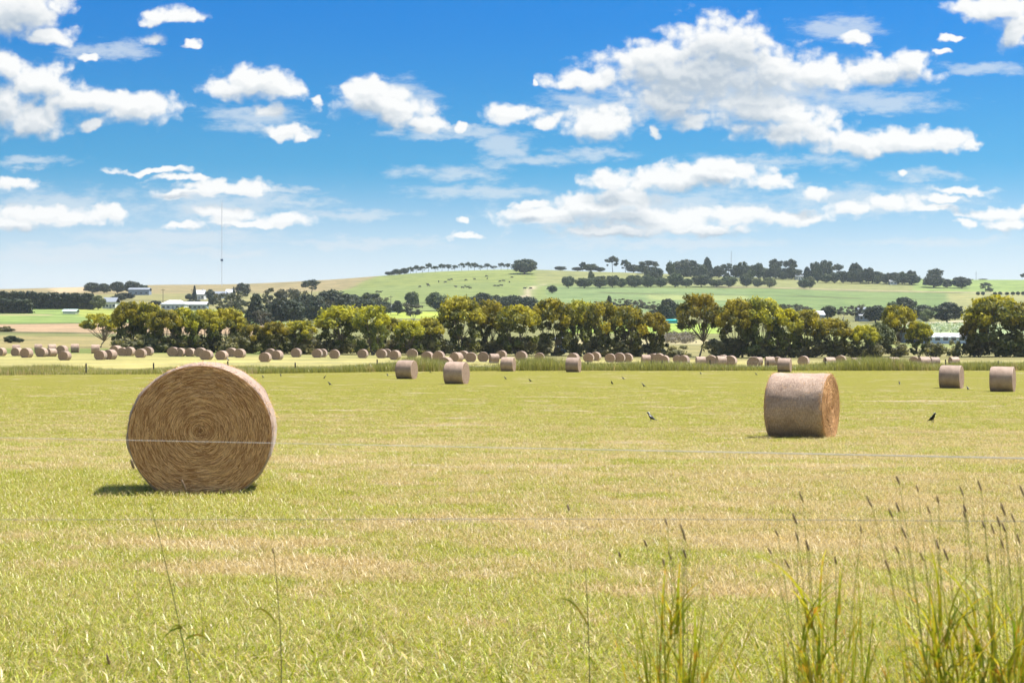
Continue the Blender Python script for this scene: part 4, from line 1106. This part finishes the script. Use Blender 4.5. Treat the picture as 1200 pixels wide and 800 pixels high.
cows = [(502,335.5),(514,331),(522,331.5),(526,329),(529,328.5),(534,337),(542,338),(545,336.5),(548,337.5),(551,338.5),(546,329),(556,328),(570,324.5),(571,327.5),(580,336),(584,336.2),(588,335.5),(586,330.5),(590,330),(597,331.5),(600,326),(615,339),(622,339),(442,343),(446,343.2),(501,334),(492,337)]
cows.sort()
for i, (px, py) in enumerate(cows):
    o = link('cow', CM[i % 2]); x, y, z = at(px, solve_d(px, py))
    o.location = (x, y, z-.02); o.rotation_euler = (0, 0, R((80, -95, 60, 120, -70, 15)[i % 6])); s = 1.1; o.scale = (s, s, s)
    setp(o, f'tiny dark cow grazing on the green hill, {from_left(i, len(cows))}', 'cow', 'cattle grazing on the green hill')

# ------------------------------------------------------------------ magpies
M_black = plain('black_feathers', (.012, .012, .015), .5, .3, 20.)
M_wfeath = plain('white_feathers', (.78, .78, .76), .6, .08, 20.)
M_beak = plain('grey_beak', (.35, .36, .38), .5, .1, 20.)
def magpie():
    o = empty('magpie', '', 'bird')
    mb = MB()
    V, Q, T = loft([(0, -.215, .045, .012, .006), (0, -.15, .062, .022, .010), (0, -.10, .085, .034, .028), (0, -.05, .115, .050, .050), (0, .0, .145, .055, .058), (0, .04, .18, .046, .050), (0, .062, .215, .030, .034), (0, .078, .245, .027, .030), (0, .098, .252, .024, .024), (0, .115, .248, .010, .010)], 12)
    mb.add(V, Q, T); body = mb.obj('body', M_black, o, True)
    for sx in (-1, 1):
        V, Q, T = loft([(sx*.034, -.05, .135, .010, .005), (sx*.042, -.02, .155, .015, .010), (sx*.042, .01, .178, .015, .010), (sx*.034, .03, .195, .010, .005)], 8)
        MB().add(V, Q, T).obj('white_wing_patch', M_wfeath, o, True)
        MB().tube([(sx*.022, .0, .10), (sx*.024, -.012, .05), (sx*.024, .0, .0)], [.012, .006, .005], 6).tube([(sx*.024, -.02, .004), (sx*.024, .03, .004)], [.005, .003], 5).obj('leg', M_black, o)
    V, Q, T = loft([(0, .030, .232, .016, .012), (0, .048, .256, .022, .014), (0, .066, .272, .016, .008)], 8)
    MB().add(V, Q, T).obj('white_nape', M_wfeath, o, True)
    MB().tube([(0, .112, .249), (0, .135, .246), (0, .150, .243)], [.009, .006, .001], 6).obj('beak', M_beak, o)
    return o
mg = magpie(); mg['label'] = 'black and white magpie standing on the paddock left of the sideways bale'
def put_bird(o, px, py, rz, s=1.):
    x, y, z = at(px, solve_d(px, py)); o.location = (x, y, z+.015); o.rotation_euler = (0, 0, R(rz)); o.scale = (s, s, s)
put_bird(mg, 762.5, 494.5, 62, 1.)
c = copy_tree(mg); c['label'] = 'black and white magpie standing on the paddock right of the sideways bale'; put_bird(c, 1093, 496, -150, 1.05)
c = copy_tree(mg); c['label'] = 'magpie perched on a far fence post just above the nearest round bale'
dd = float(band_d(267))+3.; x, y, z = at(267, dd); PERCH = EYE-(423.3-400)*dd/F-z
c.location = (x, y, z+PERCH); c.rotation_euler = (0, 0, R(60)); c.scale = (1.25, 1.25, 1.25)
def dark_bird():
    o = copy_tree(mg)
    for ch in list(o.children):
        if 'white' in ch.name: bpy.data.objects.remove(ch)
    o.name = 'small_bird'; return o
BG = 'birds feeding across the far paddock'
birds = [(308,443.5,60),(329,441.5,20),(380.5,444,-40),(386,452,80),(454,441,30),(504,437.5,90),(592,445,70),(621,448,120),(717,451,150),(730,445,70),(754,454,60),(821,439,30),(886,440,45),(1054,451,0),(1134,457.5,20)]
first_bird = dark_bird()
for i, (px, py, rz) in enumerate(birds):
    c = copy_tree(first_bird) if i else first_bird; c['group'] = BG; c['label'] = f'tiny dark bird on the far half of the paddock, {from_left(i, len(birds))}'
    put_bird(c, px, py, rz, .95)

# ------------------------------------------------------------------ fences
M_wire = plain('pale_electric_tape', (.72, .66, .62), .5, .1, 8.)
M_wire2 = plain('grey_fence_wire', (.34, .33, .30), .5, .1, 8.)
M_post = plain('dark_fence_post', (.05, .042, .035), .9, .3, 10.)
fence = empty('wire_fence', 'near wire fence whose two pale strands cross the whole picture', 'fence')
def yfor(px, py, d): return ((px-600)/F*d, d, EYE-(py-400)*d/F)
pts = [yfor(px, py, dd) for px, py, dd in ((-260, 509.5, 7.6), (0, 512.6, 7.2), (300, 518.5, 6.7), (600, 524.6, 6.3), (900, 530.5, 5.9), (1200, 536.8, 5.5), (1460, 542, 5.2))]
MB().tube(pts, [.0009, .0009, .0010, .0014, .0020, .0024, .0024], 6).obj('wire', M_wire, fence)
pts = [yfor(px, py, dd) for px, py, dd in ((-260, 608, 7.6), (0, 608.5, 7.2), (300, 608.3, 6.7), (600, 607.6, 6.3), (900, 608.5, 5.9), (1200, 610.5, 5.5), (1460, 612, 5.2))]
MB().tube(pts, [.0011]*7, 6).obj('wire', M_wire2, fence)
for px, dd in ((-260, 7.6), (1460, 5.2)):
    x = (px-600)/F*dd
    MB().tube([(x, dd+.06, -.4), (x, dd+.06, 1.35)], [.055, .05], 8).obj('post', M_post, fence)
ff = empty('post_and_wire_fence', 'far paddock fence of dark posts standing in the long grass', 'fence')
fp = [(-30,0),(101,0),(180,.0),(228,0),(267,-1),(346,0),(442,.25),(520,0),(600,0),(689,0),(763,0),(776,0),(832,.1),(900,0),(967,.35),(1040,0),(1108,.15),(1170,0),(1240,0)]
tops = []
for px, ex in fp:
    dd = float(band_d(px))+3.; x, y, z = at(px, dd)
    h = 1.0+ex if ex >= 0 else PERCH
    MB().tube([(x, y, z-.3), (x, y, z+h)], [.075, .07], 7).obj('post', M_post, ff); tops.append((x, y, z))
for hh in (.45, .9): MB().tube([(x, y-.09, z+hh) for x, y, z in tops], [.006]*len(tops), 4).obj('wire', M_wire2, ff)

# ------------------------------------------------------------------ tall grass by the near fence
def stalk_mat(name, a, b, c3, tr):
    m, nt, out = material(name)
    v = nt.n('ShaderNodeAttribute', attribute_name='v').outputs['Fac']
    tc = nt.n('ShaderNodeTexCoord').outputs['Object']
    nz = nt.noise(tc, 22., 3, .6)
    c = nt.mix(nt.ss(nz, .45, .75), nt.mix(v, a, b), c3)
    d = nt.n('ShaderNodeBsdfPrincipled', {'Base Color': c, 'Roughness': .45, 'Specular IOR Level': .4})
    t = nt.n('ShaderNodeBsdfTranslucent', {'Color': c}); mx = nt.n('ShaderNodeMixShader', {0: tr, 1: d.outputs[0], 2: t.outputs[0]})
    nt.link(mx.outputs[0], out.inputs[0]); return m
M_stem = stalk_mat('grass_stem', (.30, .34, .06), (.58, .50, .16), (.48, .34, .12), .4)
M_stemg = stalk_mat('green_stem', (.10, .13, .03), (.17, .19, .05), (.14, .11, .05), .15)
M_leaf = stalk_mat('grass_leaf', (.17, .25, .012), (.62, .54, .03), (.60, .28, .03), .5)
M_head = stalk_mat('seed_head', (.19, .125, .07), (.36, .25, .15), (.28, .19, .11), .2)

def leaf_blades(r, n, spread, hmin, hmax, wmin, wmax, center=(0, 0), zr=None):
    a = r.uniform(0, 6.28, n); q = spread*np.sqrt(r.uniform(0, 1, n))
    base = np.c_[center[0]+q*np.cos(a), center[1]+.6*q*np.sin(a), np.full(n, -.03)]
    H = r.uniform(hmin, hmax, n)
    if zr: base[:, 2] = r.uniform(*zr, n)
    V, qd, t, bi = blades(r, base, H, r.uniform(wmin, wmax, n), np.abs(r.normal(.28 if not zr else .75, .22, n)).clip(0, 1.15), r.uniform(0, 6.28, n), 7, .9)
    return mesh('leaves', V, [qd, t], M_leaf, {'v': r.uniform(0, 1, n)[bi]})
def stem_head(o, base, tip, r, hl=.045, hr=.0055, headcol=M_head, k=1., sm=None):
    """a stem from base to tip (local coords) with a seed head as its child"""
    base, tip = np.array(base, float), np.array(tip, float)
    t = np.linspace(0, 1, 7)[:, None]
    sag = np.array([r.normal(0, .02), r.normal(0, .02), 0])
    Pp = base+(tip-base)*t+np.sin(t*math.pi)*sag+np.c_[(t[:, 0]**2-t[:, 0])*(tip[0]-base[0])*.5, np.zeros(7), np.zeros(7)]
    st = MB().tube(Pp, np.linspace(.0020*k, .0009*k, 7), 5).obj('stem', sm or M_stem, o)
    if hl:
        dr = Pp[-1]-Pp[-2]; dr = dr/np.linalg.norm(dr)+np.array([-.28, r.normal(0, .1), 0]); dr /= np.linalg.norm(dr)
        MB().tube([Pp[-1]+dr*hl*k for k in (-.02, .12, .4, .7, .92, 1.)], [hr*.4, hr*.9, hr, hr*.9, hr*.6, hr*.15], 7).obj('seed_head', headcol, st, True)
    return st
TG = 'tall seeding grass along the near fence'
def clump(label, px, dd, leafspecs, heads, seed):
    r = np.random.default_rng(seed)
    x, y, z = at(px, dd)
    o = empty('grass_clump', label, 'grass clump', (x, y, z), 0, TG)
    for (n, cpx, spread, h0, h1, w0, w1) in leafspecs:
        link('leaves', leaf_blades(r, n, spread, h0, h1, w0, w1, ((cpx-px)/F*dd, 0)), o)
    # short blades leaving the stems higher up
    bxs = [h_[2] for h_ in heads]
    for bx in sorted(set(bxs)):
        link('leaves', leaf_blades(r, 5, .03, .12, .34, .008, .015, ((bx-px)/F*dd, 0), (.25, .72)), o)
    for (hx, hy, bx) in heads:
        ddd = dd+r.uniform(-.35, .35)
        tx, tz = (hx-600)/F*ddd-x, EYE-(hy-400)*ddd/F-z
        stem_head(o, ((bx-600)/F*ddd-x, ddd-y, -.03), (tx, ddd-y, tz-.03), r, hl=r.uniform(.024, .042), hr=r.uniform(.0026, .0040))
    return o
clump('clump of yellowing tall grass at the bottom, the leftmost of three clumps', 795, 5.6,
      [(46, 790, .12, .55, 1.0, .007, .015), (60, 800, .14, .3, .82, .006, .013), (24, 815, .1, .5, .85, .006, .012)],
      [(782,605,792),(800,612,800),(803,622,806),(758,630,776),(787,645,795),(804,643,802),(779,652,785)], 21)
clump('clump of yellowing tall grass at the bottom, the middle one of three', 962, 5.6,
      [(56, 966, .17, .5, 1.0, .007, .015), (60, 935, .16, .4, .8, .006, .013), (70, 985, .15, .4, .78, .006, .012)],
      [(941,577,958),(933.5,602,948),(1009.5,614,985),(912,618,940),(935,623,950),(948,633,960),(904,638,945),(980,650,980),(925,655,950)], 22)
clump('dense clump of tall seeding grass at the bottom right corner, largest of three', 1145, 5.3,
      [(64, 1108, .18, .5, 1.05, .007, .014), (80, 1165, .18, .45, .95, .006, .014), (110, 1140, .30, .35, .82, .006, .012), (60, 1200, .14, .5, 1.05, .007, .014)],
      [(1054,555,1100),(1076.5,565,1110),(1150,563,1168),(1022,582,1092),(1100,578,1128),(1129,570,1150),(1132,588,1155),(1054,588,1104),(1046,595,1098),(1090,590,1122),(1062,619,1108),(1154,607,1170),(1165,614,1178),(1172,605,1188),(1178,611,1192),(1178,592,1190),
       (1131,595,1150),(1083,645,1115),(1100,632,1125),(1176,630,1186),(1111,645,1135),(1043,658,1095),(1054,637,1102),(1189,600,1200),(1195,625,1205),(1200,570,1210),(1160,650,1175)], 23)
def lone(label, px, dd, tip, lean_leaves, seed, hl=.04, hr=.005):
    r = np.random.default_rng(seed)
    x, y, z = at(px, dd)
    o = empty('grass_stalk', label, 'grass stalk', (x, y, z), 0, 'lone grass stalks along the near fence')
    stem_head(o, (0, 0, -.03), ((tip[0]-600)/F*dd-x, 0, EYE-(tip[1]-400)*dd/F-z), r, hl, hr, k=1.35 if lean_leaves else .6, sm=M_stemg if lean_leaves else M_stem)
    if lean_leaves:
        t = lean_leaves
        for (lx0, ly0, lx1, ly1) in t:
            P0 = ((lx0-600)/F*dd-x, 0, EYE-(ly0-400)*dd/F-z); P1 = ((lx1-600)/F*dd-x, r.normal(0, .05), EYE-(ly1-400)*dd/F-z)
            P0, P1 = np.array(P0), np.array(P1); n = 6; tt = np.linspace(0, 1, n)[:, None]
            Pm = P0+(P1-P0)*tt+np.array([0, 0, .03])*np.sin(tt*math.pi); w = .0045*(1-tt**2)+.0004
            V = np.concatenate([Pm+np.array([0, 0, 1])*w, Pm-np.array([.3, .4, .9])*w]); q = [(i, i+1, n+i+1, n+i) for i in range(n-1)]
            link('leaf', mesh('leaf', V, [np.array(q)], M_leaf, {'v': np.full(2*n, r.uniform())}), o)
    return o
lone('tall leaning green stalk in front of the field below the nearest bale', 240, 6.4, (176, 590), [(214,735,192,752),(214,735,178,768),(218,748,250,760),(205,690,196,700),(222,760,238,800)], 31, 0.0)
lone('thin upright stalk right of the leaning one, pale at its tip', 325, 6.4, (321, 648), [(324,730,292,718)], 32, .02, .0035)
lone('thin stalk with one bent yellow leaf near the bottom centre', 690, 6.0, (686, 662), [(690,733,655,702),(690,770,700,800)], 33, .0)
lone('thin stalk with a dark seed head right of the picture centre', 672, 6.2, (667, 598), None, 34, .026, .0045)
lone('short thin stalk with dark seed head left of the leftmost clump', 735, 6.0, (727, 653), None, 35, .022, .004)
lone('stalk with a green seed head at the left of the nearest bale', 178, 6.6, (157, 549), None, 36, .04, .006)
lone('stalk with a tan seed head before the foot of the nearest bale', 218, 6.6, (218, 576), None, 37, .05, .0055)
lone('thin dry stalk left of the upright stalk at bottom left', 232, 6.2, (227, 640), None, 38, .0)
lone('short stalk with brown seed head lying low at the bottom left', 120, 6.0, (128, 778), None, 39, .04, .005)

# ------------------------------------------------------------------ air
HAZE = 0.000062
def add_haze():
    m, nt, out = material('haze')
    vol = nt.n('ShaderNodeVolumePrincipled')
    vol.inputs['Color'].default_value = (.80, .89, 1., 1); vol.inputs['Density'].default_value = HAZE; vol.inputs['Anisotropy'].default_value = .3
    nt.link(vol.outputs[0], out.inputs['Volume'])
    o = MB().box(-2700, 2700, -100, 4100, -40, 152).obj('haze', m)
    setp(o, kind='stuff')
if HAZE: add_haze()
